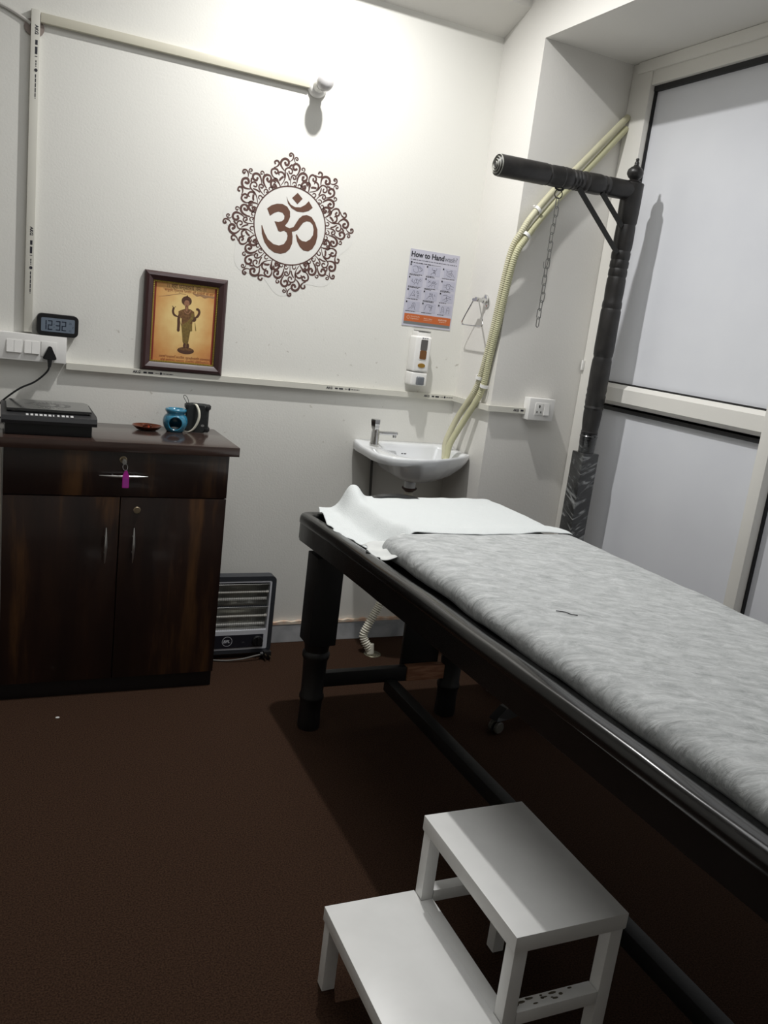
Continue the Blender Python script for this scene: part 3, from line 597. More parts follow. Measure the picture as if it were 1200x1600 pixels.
# ---- towel ring on the narrow side wall
t = thing('towel_ring', (0, -0.165, 1.468), 'chrome triangular towel ring on the narrow side wall near the corner', 'towel ring')
YR, ZR = -0.150, 1.466
b = nb(); lathe(b, [(0.024, 0.0005), (0.024, 0.004), (0.020, 0.007), (0.012, 0.009), (0.0105, 0.014), (0.0105, 0.020)], (0, YR, ZR), (-1, 0, 0), 24, sx=1.25, sy=0.8); obj('wall_plate', b, M_CHROME, t)
b = nb(); tube(b, [(-0.016, YR, ZR), (-0.052, YR, ZR + 0.002)], 0.0085, 14); tube(b, [(-0.046, YR - 0.012, ZR), (-0.046, YR + 0.024, ZR)], 0.0075, 14); obj('arm', b, M_CHROME, t)
b = nb()
R3 = [(-0.046, YR + 0.022, ZR), (-0.046, YR + 0.030, ZR - 0.008), (-0.050, YR + 0.082, ZR - 0.082), (-0.050, YR + 0.080, ZR - 0.096), (-0.050, YR + 0.070, ZR - 0.100), (-0.050, YR - 0.060, ZR - 0.100), (-0.050, YR - 0.070, ZR - 0.096), (-0.050, YR - 0.072, ZR - 0.082), (-0.046, YR - 0.018, ZR - 0.008), (-0.046, YR - 0.010, ZR)]
tube(b, crom(R3, 3, True), 0.0026, 8, closed=True); obj('ring', b, M_CHROME, t)

# ---- socket box on the window reveal
t = thing('socket_outlet', (0.215, -0.29, 1.03), 'white socket and switch box on the window reveal above the table', 'socket')
b = nb(); box(b, 0.152, 0.272, -0.332, -0.2905, 1.032, 1.119, 0.003); obj('back_box', b, M_SWITCH, t)
b = nb(); box(b, 0.180, 0.219, -0.3345, -0.3315, 1.053, 1.102, 0.0015); obj('socket', b, M_SWITCH, t)
b = nb(); prism(b, [(-0.332, 1.053), (-0.332, 1.102), (-0.334, 1.102), (-0.3395, 1.055)], lambda u, v, d: (d, u, v), 0.2215, 0.245); obj('rocker_switch', b, M_SWITCH, t, smooth=False)
fs = lambda u, v, d: (u, -0.3349 - d, v)
b = nb(); prism(b, ell(0.199, 1.088, 0.004, 0.0065, 14), fs, 0, 0.0002); prism(b, ell(0.190, 1.066, 0.0028, 0.0045, 14), fs, 0, 0.0002); prism(b, ell(0.208, 1.066, 0.0028, 0.0045, 14), fs, 0, 0.0002)
obj('pin_holes', b, mat('socket_shadow_hole', rgb(90, 88, 84), 0.7), t, smooth=False)

# ---- two drain hoses from the window down to the sink
def hose(path, r, pitch, amp, label, m, corr_from=0.0, smooth_r=None):
    P = crom(path, 10); L = [0]
    for a, c in zip(P, P[1:]): L.append(L[-1] + (c - a).length)
    tot = L[-1]; n = int(tot / (pitch / 4)); out = []; R = []; j = 0
    for i in range(n + 1):
        s = tot * i / n
        while j < len(L) - 2 and L[j + 1] < s: j += 1
        q = (s - L[j]) / max(L[j + 1] - L[j], 1e-9); out.append(P[j].lerp(P[j + 1], q))
        R.append(r + (amp * math.cos(2 * math.pi * i / 4) if corr_from <= s / tot <= (smooth_r or 1.0) else 0))
    b = nb(); tube(b, out, R, 14)
    return tag(obj('drain_hose', b, m, ang=80), label, 'hose', 'cream drain hoses')
hose([(0.403, -0.312, 2.200), (0.36, -0.313, 2.155), (0.219, -0.312, 1.994), (0.122, -0.312, 1.888), (0.045, -0.316, 1.79), (0.006, -0.322, 1.728), (-0.018, -0.300, 1.64), (-0.018, -0.262, 1.397), (-0.018, -0.235, 1.25), (-0.018, -0.196, 1.128), (-0.045, -0.130, 1.0), (-0.075, -0.115, 0.90), (-0.080, -0.125, 0.842), (-0.086, -0.140, 0.822)],
     0.0125, 0.0075, 0.0011, 'cream ridged drain hose, upper of the pair crossing the window reveal', M_HOSE, 0.36, 0.80)
hose([(0.403, -0.312, 2.160), (0.36, -0.313, 2.110), (0.240, -0.312, 1.968), (0.150, -0.312, 1.868), (0.080, -0.314, 1.78), (0.018, -0.330, 1.70), (-0.018, -0.330, 1.62), (-0.018, -0.290, 1.397), (-0.018, -0.262, 1.25), (-0.020, -0.240, 1.12), (-0.050, -0.195, 1.0), (-0.085, -0.170, 0.90), (-0.096, -0.172, 0.842), (-0.104, -0.180, 0.822)],
     0.0125, 0.0075, 0.0011, 'cream ridged drain hose, lower of the pair crossing the window reveal', mat('cream_corrugated_hose_darker', rgb(186, 184, 150), 0.45, col2=rgb(196, 194, 160), scale=12), 0.36, 0.80)
def clip(c, tdir, nrm, label):
    T = Vector(tdir).normalized(); Nn = Vector(nrm).normalized(); S = T.cross(Nn); C0 = Vector(c); b = nb()
    rows = []
    for s in (-0.006, 0.006):
        for rr in (0.0145, 0.0175):
            rows.append([bm_v for bm_v in [b.verts.new(C0 + T * s + S * (math.cos(a) * rr) + Nn * (math.sin(a) * rr)) for a in [math.radians(-40 + 260 * k / 12) for k in range(13)]]])
    a_, b_, c_, d_ = rows
    for i in range(12):
        b.faces.new((b_[i], b_[i + 1], d_[i + 1], d_[i])); b.faces.new((a_[i], c_[i], c_[i + 1], a_[i + 1])); b.faces.new((a_[i], a_[i + 1], b_[i + 1], b_[i])); b.faces.new((c_[i], d_[i], d_[i + 1], c_[i + 1]))
    e = C0 + S * 0.019 - Nn * 0.004; tube(b, [e + Nn * -0.004, e + Nn * 0.010], 0.0035, 8)
    tag(obj('pipe_clip', b, M_SWITCH), label, 'clip', 'white hose clips')
clip((0.060, -0.3145, 1.808), (-0.7, 0, -0.72), (0, -1, 0), 'white hose clip on the upper hose, just below the chain ring')
clip((0.020, -0.3270, 1.712), (-0.6, 0, -0.8), (0, -1, 0), 'white hose clip where the hoses bend onto the narrow wall')
clip((-0.018, -0.2100, 1.170), (0, 0.25, -1), (-1, 0, 0), 'white hose clip above the trunking, upper of two')
clip((-0.018, -0.2520, 1.142), (0, 0.2, -1), (-1, 0, 0), 'white hose clip above the trunking, lower of two')
# ================================================================ WASHBASIN
OUT = [(-0.442, -0.001), (-0.447, -0.08), (-0.455, -0.17), (-0.464, -0.25), (-0.460, -0.315), (-0.430, -0.368), (-0.37, -0.383), (-0.29, -0.372), (-0.216, -0.349), (-0.15, -0.312), (-0.089, -0.27), (-0.04, -0.233), (-0.003, -0.198), (-0.001, -0.10), (-0.001, -0.001), (-0.22, -0.001)]
OUT = [(-0.442, -0.001), (-0.446, -0.08), (-0.452, -0.16), (-0.458, -0.23), (-0.452, -0.29), (-0.425, -0.336), (-0.37, -0.360), (-0.30, -0.360), (-0.225, -0.343), (-0.155, -0.310), (-0.092, -0.27), (-0.042, -0.233), (-0.003, -0.198), (-0.001, -0.10), (-0.001, -0.001), (-0.22, -0.001)]
t = thing('wash_basin', (-0.23, 0, 0.70), 'white ceramic wash basin in the corner below the soap dispenser', 'sink')
c0 = Vector((-0.215, -0.19))
def ray_out(ang):
    d = Vector((math.cos(ang), math.sin(ang))); best = None
    for i in range(len(OUT)):
        a = Vector(OUT[i]) - c0; e = Vector(OUT[(i + 1) % len(OUT)]) - c0 - a; den = d.x * e.y - d.y * e.x
        if abs(den) < 1e-9: continue
        s = (a.x * e.y - a.y * e.x) / den; q = (a.x * d.y - a.y * d.x) / den
        if s > 0 and -1e-6 <= q <= 1 + 1e-6 and (best is None or s < best): best = s
    return d, best
b = nb(); NS = 96; rows = []
def ellr(d, rx, ry): return 1 / math.sqrt((d.x / rx) ** 2 + (d.y / ry) ** 2)
cin = Vector((-0.195, -0.195))
for k in range(NS):
    ang = 2 * math.pi * k / NS; d, s = ray_out(ang); P = lambda f, z: Vector((c0.x + d.x * s * f, c0.y + d.y * s * f, z))
    back = max(0, min(1, (c0.y + d.y * s + 0.10) / 0.10))                      # 1 along the wall
    zt = 0.857 + 0.010 * back
    col = []
    left = max(0, min(1, (-d.x - 0.45) / 0.35)) * (1 if d.y < 0.75 else 0)                    # the tap ledge has a squarer underside
    def under(q0, q1): return P(q0[0] + (q1[0] - q0[0]) * left, q0[1] + (q1[1] - q0[1]) * left)
    col += [P(0.0, 0.725) if False else Vector((-0.245 + d.x * 0.028, -0.17 + d.y * 0.028, 0.735))]
    col += [under((0.42, 0.748), (0.42, 0.750)), under((0.68, 0.772), (0.60, 0.776)), under((0.88, 0.805), (0.66, 0.812)), under((0.96, 0.824), (0.74, 0.823)), under((0.985, 0.835), (0.975, 0.824)), under((0.995, 0.842), (0.998, 0.832)), P(1.0, zt - 0.008), P(0.992, zt - 0.001), P(0.975, zt + 0.001)]
    rin = min(ellr(d, 0.185, 0.17), s * 0.90)
    if d.x < -0.2: rin = min(rin, 0.150 / max(-d.x, 0.3))
    if d.y > 0.3: rin = min(rin, 0.125 / d.y)
    Q = lambda f, z: Vector((c0.x + d.x * rin * f, c0.y + d.y * rin * f, z))
    col += [Q(1.03, zt - 0.001), Q(1.0, zt - 0.004), Q(0.96, zt - 0.014), Q(0.88, 0.815), Q(0.72, 0.785), Q(0.45, 0.768), Q(0.12, 0.762)]
    rows.append([b.verts.new(v) for v in col])
for k in range(NS):
    A, B = rows[k], rows[(k + 1) % NS]
    for i in range(len(A) - 1): b.faces.new((A[i], A[i + 1], B[i + 1], B[i]))
b.faces.new([r[0] for r in rows][::-1]); b.faces.new([r[-1] for r in rows])
obj('bowl', b, M_CERAMIC, t, ang=50)
b = nb(); lathe(b, [(0.004, 0), (0.004, 0.001)], (-0.075, -0.075, 0.8485), (0, -1, 0.3), 12); obj('overflow_hole', b, M_BLACKP, t)
b = nb(); tiny_line(b, 0, 0.022, 0, 0.004, lambda u, v, d: (-0.262 + u, -0.094 - 0.0, 0.829 + v), 3); obj('maker_mark', b, M_INK, t, smooth=False)
b = nb(); lathe(b, [(0.024, 0.03), (0.024, 0.002), (0.026, 0.0)], (-0.245, -0.17, 0.708), (0, 0, 1)); obj('waste_neck', b, M_CERAMIC, t)
b = nb(); lathe(b, [(0.0, 0), (0.016, 0.0), (0.018, 0.006), (0.026, 0.012), (0.030, 0.016), (0.030, 0.021), (0.0, 0.021)], (-0.245, -0.17, 0.688), (0, 0, 1)); lab(obj('waste_nut', b, M_BROWNNUT, t), 'brown waste nut under the bowl')
f = thing('tap_origin', (0, 0, 0), '', ''); bpy.data.objects.remove(f)
fa = bpy.data.objects.new('faucet', None)
b = nb(); lathe(b, [(0.0, 0), (0.019, 0.0), (0.019, 0.003), (0.0165, 0.006), (0.0165, 0.048), (0.015, 0.052), (0.0135, 0.060), (0, 0.060)], (-0.392, -0.105, 0.866), (0, 0, 1), 24)
fa = lab(obj('faucet', b, M_CHROME, t, ang=40), 'chrome pillar tap')
b = nb(); lathe(b, [(0, 0.058), (0.0135, 0.058), (0.018, 0.068), (0.0205, 0.094), (0.0195, 0.099), (0, 0.099)], (-0.392, -0.105, 0.866), (-0.04, 0, 1), 6); obj('tap_handle', b, M_CHROME, fa, ang=20)
b = nb(); box(b, -0.385, -0.296, -0.114, -0.096, 0.905, 0.919, 0.005, 3); lathe(b, [(0, 0), (0.008, 0.0), (0.008, 0.012), (0, 0.012)], (-0.308, -0.105, 0.896), (0, 0, 1), 16); obj('spout', b, M_CHROME, fa)
b = nb(); tube(b, [(-0.354, -0.012, 0.84), (-0.350, -0.012, 0.78), (-0.338, -0.012, 0.60), (-0.338, -0.006, 0.52)], 0.0055, 10)  # thin dark slanting line, drawn as a grey tube
tag(obj('dark_wall_line', b, mat('dark_grey_line', rgb(84, 84, 80), 0.4)), 'thin dark grey line running down the wall behind the basin', 'pipe')
# white corrugated waste hose and floor drain
P = crom([(-0.245, -0.17, 0.70), (-0.243, -0.17, 0.60), (-0.238, -0.165, 0.45), (-0.255, -0.155, 0.32), (-0.286, -0.15, 0.246), (-0.308, -0.15, 0.19), (-0.345, -0.155, 0.118), (-0.360, -0.155, 0.075), (-0.350, -0.165, 0.045), (-0.335, -0.172, 0.022)], 24)
L = [0]
for p, q in zip(P, P[1:]): L.append(L[-1] + (q - p).length)
n = int(L[-1] / 0.0021); Q = []; j = 0
for i in range(n + 1):
    s_ = L[-1] * i / n
    while j < len(L) - 2 and L[j + 1] < s_: j += 1
    Q.append(P[j].lerp(P[j + 1], (s_ - L[j]) / max(L[j + 1] - L[j], 1e-9)))
b = nb(); tube(b, Q, [0.0160 + 0.0028 * math.cos(i * 2 * math.pi / 4.5) for i in range(len(Q))], 16)
t = tag(obj('waste_hose', b, M_WHITEHOSE, ang=80), 'white corrugated waste hose bending down to the floor drain', 'hose')
b = nb(); lathe(b, [(0.0165, 0.0), (0.0170, 0.006), (0.0155, 0.034), (0.0150, 0.040)], (-0.331, -0.176, 0.002), (0.0, 0.12, 1.0)); obj('end_cuff', b, M_WHITEHOSE, t)
t = thing('floor_drain', (-0.322, -0.182, 0), 'round perforated metal drain cover in the carpet beneath the waste hose', 'drain')
b = nb(); lathe(b, [(0, 0.0005), (0.035, 0.0005), (0.036, 0.0015), (0.034, 0.003), (0, 0.003)], (-0.322, -0.182, 0)); obj('cover', b, mat('drain_metal', rgb(120, 116, 98), 0.4, 0.6), t)
b = nb()
for n_, rr in ((12, 0.027), (6, 0.017)):
    for k in range(n_):
        a = 2 * math.pi * k / n_; lathe(b, [(0, 0.0030), (0.0028, 0.0031), (0, 0.0034)], (-0.322 + rr * math.cos(a), -0.182 + rr * math.sin(a), 0), (0, 0, 1), 8)
obj('holes', b, M_BLACKP, t)

# ================================================================ CABINET
t = thing('cabinet', (-1.3825, -0.19, 0), 'dark brown wooden cabinet with one drawer and two doors against the wall', 'cabinet')
b = nb(); box(b, -1.730, -1.036, -0.343, -0.004, 0.055, 0.840, 0.001); obj('body', b, M_LAM, t)
b = nb(); box(b, -1.728, -1.038, -0.352, -0.010, 0.0, 0.0548, 0.001); obj('plinth', b, M_KICK, t)
b = nb(); box(b, -1.752, -1.007, -0.382, -0.002, 0.8405, 0.872, 0.002); obj('worktop', b, M_TOP, t)
def bow(bm, cx, cz, hl, vertical):
    pts = []; R = []
    for i in range(17):
        s = -1 + 2 * i / 16; out_ = 0.016 + 0.009 * (1 - s * s)
        pts.append((cx + (0 if vertical else s * hl), -0.3645 - out_, cz + (s * hl if vertical else 0))); R.append(0.0012 + 0.0036 * (1 - abs(s)) ** 0.7)
    tube(bm, pts, R, 10)
    for s in (-0.45, 0.45):
        p = (cx + (0 if vertical else s * hl), cz + (s * hl if vertical else 0)); tube(bm, [(p[0], -0.3642, p[1]), (p[0], -0.386, p[1])], 0.0028, 8)
dr = None
b = nb(); box(b, -1.730, -1.036, -0.364, -0.3435, 0.6925, 0.838, 0.0012); dr = obj('drawer', b, M_LAM, t)
b = nb(); bow(b, -1.378, 0.7635, 0.075, False); lab(obj('handle', b, M_SILVER, dr), 'silver bow handle')
b = nb(); lathe(b, [(0, 0), (0.0115, 0), (0.0115, 0.003), (0.0095, 0.0045), (0.0085, 0.0045), (0.0, 0.005)], (-1.380, -0.3642, 0.814), (0, -1, 0), 24); obj('lock', b, M_BRASS, dr)
for (x0, x1, hx) in ((-1.730, -1.3845, -1.424), (-1.3805, -1.036, -1.337)):
    b = nb(); box(b, x0, x1, -0.364, -0.3435, 0.058, 0.6895, 0.0012); d_ = obj('door', b, M_LAM2, t)
    b = nb(); bow(b, hx, 0.532, 0.060, True); lab(obj('handle', b, M_SILVER, d_), 'silver bow handle')
    if hx > -1.4:
        b = nb(); lathe(b, [(0, 0), (0.0115, 0), (0.0115, 0.003), (0.0095, 0.0045), (0.0085, 0.0045), (0.0, 0.005)], (-1.329, -0.3642, 0.648), (0, -1, 0), 24); box(b, -1.3298, -1.3282, -0.3700, -0.3690, 0.645, 0.651); obj('lock', b, M_BRASS, d_)
t = thing('key_with_tag', (-1.378, -0.372, 0.73), 'key with a magenta plastic tag hanging from the drawer lock', 'key')
b = nb(); box(b, -1.3812, -1.3788, -0.402, -0.3695, 0.811, 0.818, 0.0005); prism(b, ell(-1.380, 0.8125, 0.007, 0.009, 16), lambda u, v, d: (u, -0.3945 - d, v), 0, 0.002); obj('key', b, M_SILVER, t)
b = nb(); tube(b, [(-1.3775 + 0.0075 * math.cos(a), -0.3975 + 0.004 * math.sin(a), 0.796 + 0.0095 * math.sin(a)) for a in [2 * math.pi * k / 20 for k in range(20)]], 0.0008, 6, closed=True); obj('split_ring', b, M_SILVER, t)
b = nb(); fk = lambda u, v, d: (u, -0.3985 - d, v)
prism(b, rrect(-1.3845, -1.3645, 0.7295, 0.772, 0.002), fk, 0, 0.003); prism(b, [(-1.3835, 0.772), (-1.3665, 0.772), (-1.3715, 0.786), (-1.3785, 0.786)], fk, 0.0005, 0.0025); obj('tag', b, M_MAGENTA, t)
b = nb(); prism(b, rrect(-1.3825, -1.3665, 0.732, 0.762, 0.001), fk, 0.0031, 0.0035); obj('tag_window', b, mat('magenta_insert', rgb(170, 62, 158), 0.3), t, smooth=False)

# ================================================================ ON THE CABINET
ZT = 0.8722
t = thing('induction_cooktop', (-1.60, -0.22, ZT), 'black induction cooktop on the left of the cabinet with its lead plugged in', 'cooktop')
b = nb(); box(b, -1.727, -1.474, -0.325, -0.075, ZT, 0.908, 0.004)
for i in range(12): box(b, -1.47405, -1.4732, -0.28 + i * 0.014, -0.274 + i * 0.014, 0.880, 0.900)
obj('base', b, M_BLACKP, t)
b = nb(); prism(b, [(-0.337, 0.908), (-0.339, 0.918), (-0.334, 0.932), (-0.315, 0.938), (-0.06, 0.938), (-0.06, 0.908)], lambda u, v, d: (d, u, v), -1.737, -1.461)
obj('body', b, mat('charcoal_plastic', rgb(40, 40, 42), 0.4), t, ang=30)
b = nb(); prism(b, [(-1.722, -0.306), (-1.476, -0.306), (-1.472, -0.12), (-1.484, -0.095), (-1.712, -0.095), (-1.722, -0.12)], lambda u, v, d: (u, v, d), 0.9435, 0.9505); box(b, -1.710, -1.486, -0.296, -0.11, 0.9375, 0.9434); obj('glass_top', b, M_GLASSTOP, t, smooth=False)
b = nb(); fg = lambda u, v, d: (u, v, 0.9507 + d)
for k in range(28):
    a = 2 * math.pi * k / 28; c, s = math.cos(a), math.sin(a)
    for r0, r1 in ((0.026, 0.036), (0.052, 0.070)): ribbon(b, [(-1.60 + c * r0, -0.20 + s * r0), (-1.60 + c * r1, -0.20 + s * r1)], 0.0028, fg, 0, 0.0002, taper=False)
ribbon(b, [(-1.60 + 0.042 * math.cos(2 * math.pi * k / 40), -0.20 + 0.042 * math.sin(2 * math.pi * k / 40)) for k in range(41)], 0.0012, fg, 0, 0.0002, taper=False)
obj('printed_zone', b, M_GREYPRINT, t, smooth=False)
b = nb(); r = random.Random(5)
for i in range(11):
    x = -1.668 + i * 0.0128; w_ = r.uniform(0.004, 0.009)
    prism(b, [(x, 0), (x + w_, 0), (x + w_, 0.004), (x, 0.004)], lambda u, v, d: (u, -0.3315 + v * 3.2 - d * 0.3, 0.9333 + v * 0.9 + d), 0.0002, 0.0006)
obj('control_icons', b, mat('white_icons', rgb(205, 205, 205), 0.3), t, smooth=False)
fpg = lambda u, v, d: (-1.590 + u, -0.0386 - d, 1.105 + v)
b = nb()
outl = crom([(-0.019, -0.012, 0), (-0.020, -0.020, 0), (-0.008, -0.023, 0), (0.008, -0.023, 0), (0.020, -0.020, 0), (0.019, -0.012, 0), (0.009, 0.010, 0), (0.006, 0.018, 0), (0, 0.021, 0), (-0.006, 0.018, 0), (-0.009, 0.010, 0)], 4, True)
prism(b, [(p.x, p.y) for p in outl], fpg, 0, 0.020); prism(b, [(p.x * 0.8, p.y * 0.8 - 0.002) for p in outl], fpg, 0.0199, 0.027)
tube(b, [(-1.590, -0.056, 1.086), (-1.590, -0.058, 1.068), (-1.591, -0.059, 1.058)], [0.0085, 0.0062, 0.0048], 10); obj('plug', b, M_BLACKP, t, ang=30)
b = nb(); tube(b, crom([(-1.591, -0.058, 1.072), (-1.596, -0.054, 1.044), (-1.633, -0.052, 1.006), (-1.679, -0.052, 0.980), (-1.723, -0.052, 0.943), (-1.748, -0.050, 0.913), (-1.756, -0.046, 0.890), (-1.748, -0.044, 0.880), (-1.725, -0.050, 0.882), (-1.715, -0.0595, 0.920)], 8), 0.0032, 8); obj('power_cord', b, M_BLACKP, t)

t = thing('copper_dish', (-1.268, -0.098, ZT), 'small shallow copper dish on the cabinet beside the teal burner', 'dish')
b = nb(); lathe(b, [(0, 0.0), (0.030, 0.0), (0.038, 0.003), (0.0495, 0.0135), (0.051, 0.0155), (0.0495, 0.0155), (0.037, 0.006), (0.030, 0.003), (0, 0.003)], (-1.268, -0.098, ZT + 0.0003), seg=40); obj('dish', b, M_COPPER, t)
b = nb(); lathe(b, [(0.0, 0.003), (0.013, 0.003), (0.016, 0.008), (0.015, 0.0155), (0.0135, 0.0155), (0.014, 0.008), (0.011, 0.005), (0, 0.005)], (-1.268, -0.098, ZT)); obj('cup', b, M_COPPER, t)
b = nb(); tube(b, [(-1.252 + 0.011 * math.cos(a), -0.112 + 0.011 * math.sin(a), ZT + 0.0075) for a in [2 * math.pi * k / 20 for k in range(20)]], 0.0028, 8, closed=True); obj('loose_ring', b, M_COPPER, t)

# teal oil burner
BX, BY = -1.172, -0.098
t = thing('oil_burner', (BX, BY, ZT), 'teal glazed ceramic oil burner with a round opening', 'oil burner')
b = nb(); prof = [(0.018, 0.0), (0.0255, 0.0006), (0.031, 0.008), (0.037, 0.020), (0.0405, 0.034), (0.040, 0.048), (0.036, 0.060), (0.030, 0.067), (0.0285, 0.071), (0.031, 0.076), (0.0345, 0.082), (0.0345, 0.0875), (0.032, 0.0895), (0.027, 0.0875), (0.020, 0.078), (0.008, 0.0735), (0, 0.073)]
Pp = crom([(r * 1.03, h * 0.89, 0) for r, h in prof], 4); lathe(b, [(max(0, p.x), p.y) for p in Pp], (BX, BY, ZT + 0.0003), seg=96)
fd = Vector((-0.16, -0.98, 0)).normalized(); fs_ = Vector((-fd.y, fd.x, 0)); OC = Vector((BX, BY, ZT + 0.0315))
def in_open(c, k=1.0):
    q = c - OC
    return abs(q.dot(fs_)) < 0.03 and (q.dot(fs_) / 0.0235) ** 2 + (q.z / 0.0235) ** 2 < k
kill = [f_ for f_ in b.faces if in_open(f_.calc_center_median()) and (f_.calc_center_median() - OC).dot(fd) > 0.012]
bmesh.ops.delete(b, geom=kill, context='FACES')
o = obj('burner_body', b, M_TEAL, t, ang=60, recalc=False); sm = o.modifiers.new('s', 'SOLIDIFY'); sm.thickness = 0.003; sm.offset = 0
def surf_r(h):
    for a, c in zip(Pp, Pp[1:]):
        if a.y <= h <= c.y: return a.x + (c.x - a.x) * (h - a.y) / max(1e-6, c.y - a.y)
    return 0.03
b = nb(); pts = []
for k in range(40):
    a = 2 * math.pi * k / 40; s = 0.024 * math.cos(a); z = 0.024 * math.sin(a); rr = surf_r(0.0315 + z); pts.append(OC + fs_ * s + fd * math.sqrt(max(1e-6, rr * rr - s * s)) + Vector((0, 0, z)))
tube(b, pts, 0.0024, 8, closed=True); obj('opening_rim', b, M_TEAL, t)
t = thing('tealight', (BX, BY, ZT + 0.003), 'silver tealight inside the teal oil burner', 'candle')
TX, TY = BX - 0.003, BY - 0.010
b = nb(); lathe(b, [(0, 0), (0.017, 0), (0.0185, 0.011), (0.0175, 0.011), (0.017, 0.009)], (TX, TY, ZT + 0.0035), seg=24); obj('cup', b, M_SILVER, t)
b = nb(); lathe(b, [(0, 0.009), (0.0168, 0.009), (0.010, 0.0095), (0, 0.0095)], (TX, TY, ZT + 0.0035)); obj('wax', b, M_WAX, t)
# speaker
SA = math.radians(-14); SCX, SCY = -1.090, -0.072
def sp(x, y, z): return (SCX + x * math.cos(SA) - y * math.sin(SA), SCY + x * math.sin(SA) + y * math.cos(SA), ZT + 0.0003 + z)
t = thing('portable_speaker', (SCX, SCY, ZT), 'black portable speaker with a cream strap beside the teal burner', 'speaker')
b = nb(); prism(b, [(-0.030, 0), (0.030, 0), (0.041, 0.012), (0.041, 0.088), (0.030, 0.099), (-0.030, 0.099), (-0.041, 0.088), (-0.041, 0.012)], lambda u, v, d: sp(u, d, v), -0.030, 0.030)
o = obj('body', b, M_FABRICB, t, ang=25); md = o.modifiers.new('b', 'BEVEL'); md.width = 0.006; md.segments = 2; md.limit_method = 'ANGLE'
b = nb()
for sx_, zz in ((-1, 0.010), (1, 0.010), (1, 0.090), (-1, 0.090)):
    for k in range(3):
        c = sp(sx_ * (0.036 + 0.003 * (k == 1)), -0.025 + 0.025 * k, zz); box(b, c[0] - 0.007, c[0] + 0.007, c[1] - 0.007, c[1] + 0.007, c[2] - 0.007, c[2] + 0.007, 0.002)
obj('rubber_corners', b, M_BLACKP, t)
b = nb(); strap = crom([(-0.012, -0.020, 0.100), (-0.004, -0.034, 0.099), (0.006, -0.043, 0.080), (0.008, -0.046, 0.055), (0.000, -0.045, 0.028), (-0.014, -0.042, 0.008), (-0.030, -0.040, 0.0015), (-0.048, -0.036, 0.004)], 6)
for i, p in enumerate(strap[:-1]):
    pass
A_ = [b.verts.new(sp(p.x - 0.0045, p.y, p.z)) for p in strap]; B_ = [b.verts.new(sp(p.x + 0.0045, p.y - 0.001, p.z)) for p in strap]
for i in range(len(strap) - 1): b.faces.new((A_[i], A_[i + 1], B_[i + 1], B_[i]))
o = obj('strap', b, M_CREAM, t, recalc=False); md = o.modifiers.new('s', 'SOLIDIFY'); md.thickness = 0.0018; md.offset = 0; lab(o, 'cream strap')
b = nb(); tube(b, crom([(-1.128, -0.085, 0.968), (-1.140, -0.088, 0.985), (-1.147, -0.09, 0.998), (-1.140, -0.09, 1.001), (-1.130, -0.088, 0.988), (-1.124, -0.085, 0.968)], 6), 0.0010, 6); obj('cord_loop', b, M_BLACKP, t)
b = nb(); prism(b, ell(0.022, 0.026, 0.006, 0.0045, 14), lambda u, v, d: sp(u, -0.0302 - d, v), 0, 0.0006); box_l = None
text_bm(b, 'JBL', 0.012, lambda u, v, d: sp(0.012 + u, -0.0306, 0.034 + v), 0) if False else None
obj('logo_patch', b, M_GREYPRINT, t, smooth=False)

# ================================================================ HEATER
t = thing('room_heater', (-0.89, -0.10, 0), 'grey quartz room heater with a silver front on the floor beside the cabinet', 'heater')
HX0, HX1, HF = -1.028, -0.753, -0.145
b = nb()
prism(b, rrect(HX0, HX1, 0.022, 0.336, 0.020), lambda u, v, d: (u, d, v), -0.100, -0.118)
# front hood ring
o1 = rrect(HX0, HX1, 0.022, 0.336, 0.020, 6); i1 = rrect(HX0 + 0.020, HX1 - 0.016, 0.036, 0.318, 0.006, 6)
A = [b.verts.new((u, -0.118, v)) for u, v in o1]; B2 = [b.verts.new((u, HF, v)) for u, v in o1]; C_ = [b.verts.new((u, HF, v)) for u, v in i1]; D_ = [b.verts.new((u, -0.118, v)) for u, v in i1]
n = len(A)
for i in range(n):
    j = (i + 1) % n; b.faces.new((A[i], A[j], B2[j], B2[i])); b.faces.new((B2[i], B2[j], C_[j], C_[i])); b.faces.new((C_[i], C_[j], D_[j], D_[i])); b.faces.new((D_[i], D_[j], A[j], A[i]))
obj('housing', b, M_HDARK, t, ang=30)
b = nb()
for x in (HX0 + 0.012, HX1 - 0.040): box(b, x, x + 0.03, -0.150, -0.080, 0.0, 0.0215, 0.004)
obj('feet', b, M_BLACKP, t)
b = nb(); o1 = rrect(HX0 + 0.021, HX1 - 0.017, 0.037, 0.317, 0.006, 6); i1 = rrect(HX0 + 0.028, HX1 - 0.024, 0.115, 0.311, 0.004, 6)
A = [b.verts.new((u, HF + 0.001, v)) for u, v in o1]; B2 = [b.verts.new((u, HF + 0.001, v)) for u, v in i1]; C_ = [b.verts.new((u, -0.120, v)) for u, v in i1]
for i in range(len(A)):
    j = (i + 1) % len(A); b.faces.new((A[i], A[j], B2[j], B2[i])); b.faces.new((B2[i], B2[j], C_[j], C_[i]))
obj('silver_frame', b, M_HSILVER, t, smooth=False)
b = nb()
for (z0_, z1_) in ((0.216, 0.300), (0.120, 0.204)):            # two curved reflectors
    R_ = [( -0.1205 - 0.012 * ((v - 0.5) * 2) ** 2, z0_ + (z1_ - z0_) * v) for v in [i / 10 for i in range(11)]]
    for a, c in zip(R_, R_[1:]): b.faces.new([b.verts.new(p) for p in ((HX0 + 0.03, a[0], a[1]), (HX1 - 0.026, a[0], a[1]), (HX1 - 0.026, c[0], c[1]), (HX0 + 0.03, c[0], c[1]))])
bmesh.ops.remove_doubles(b, verts=b.verts[:], dist=1e-5)
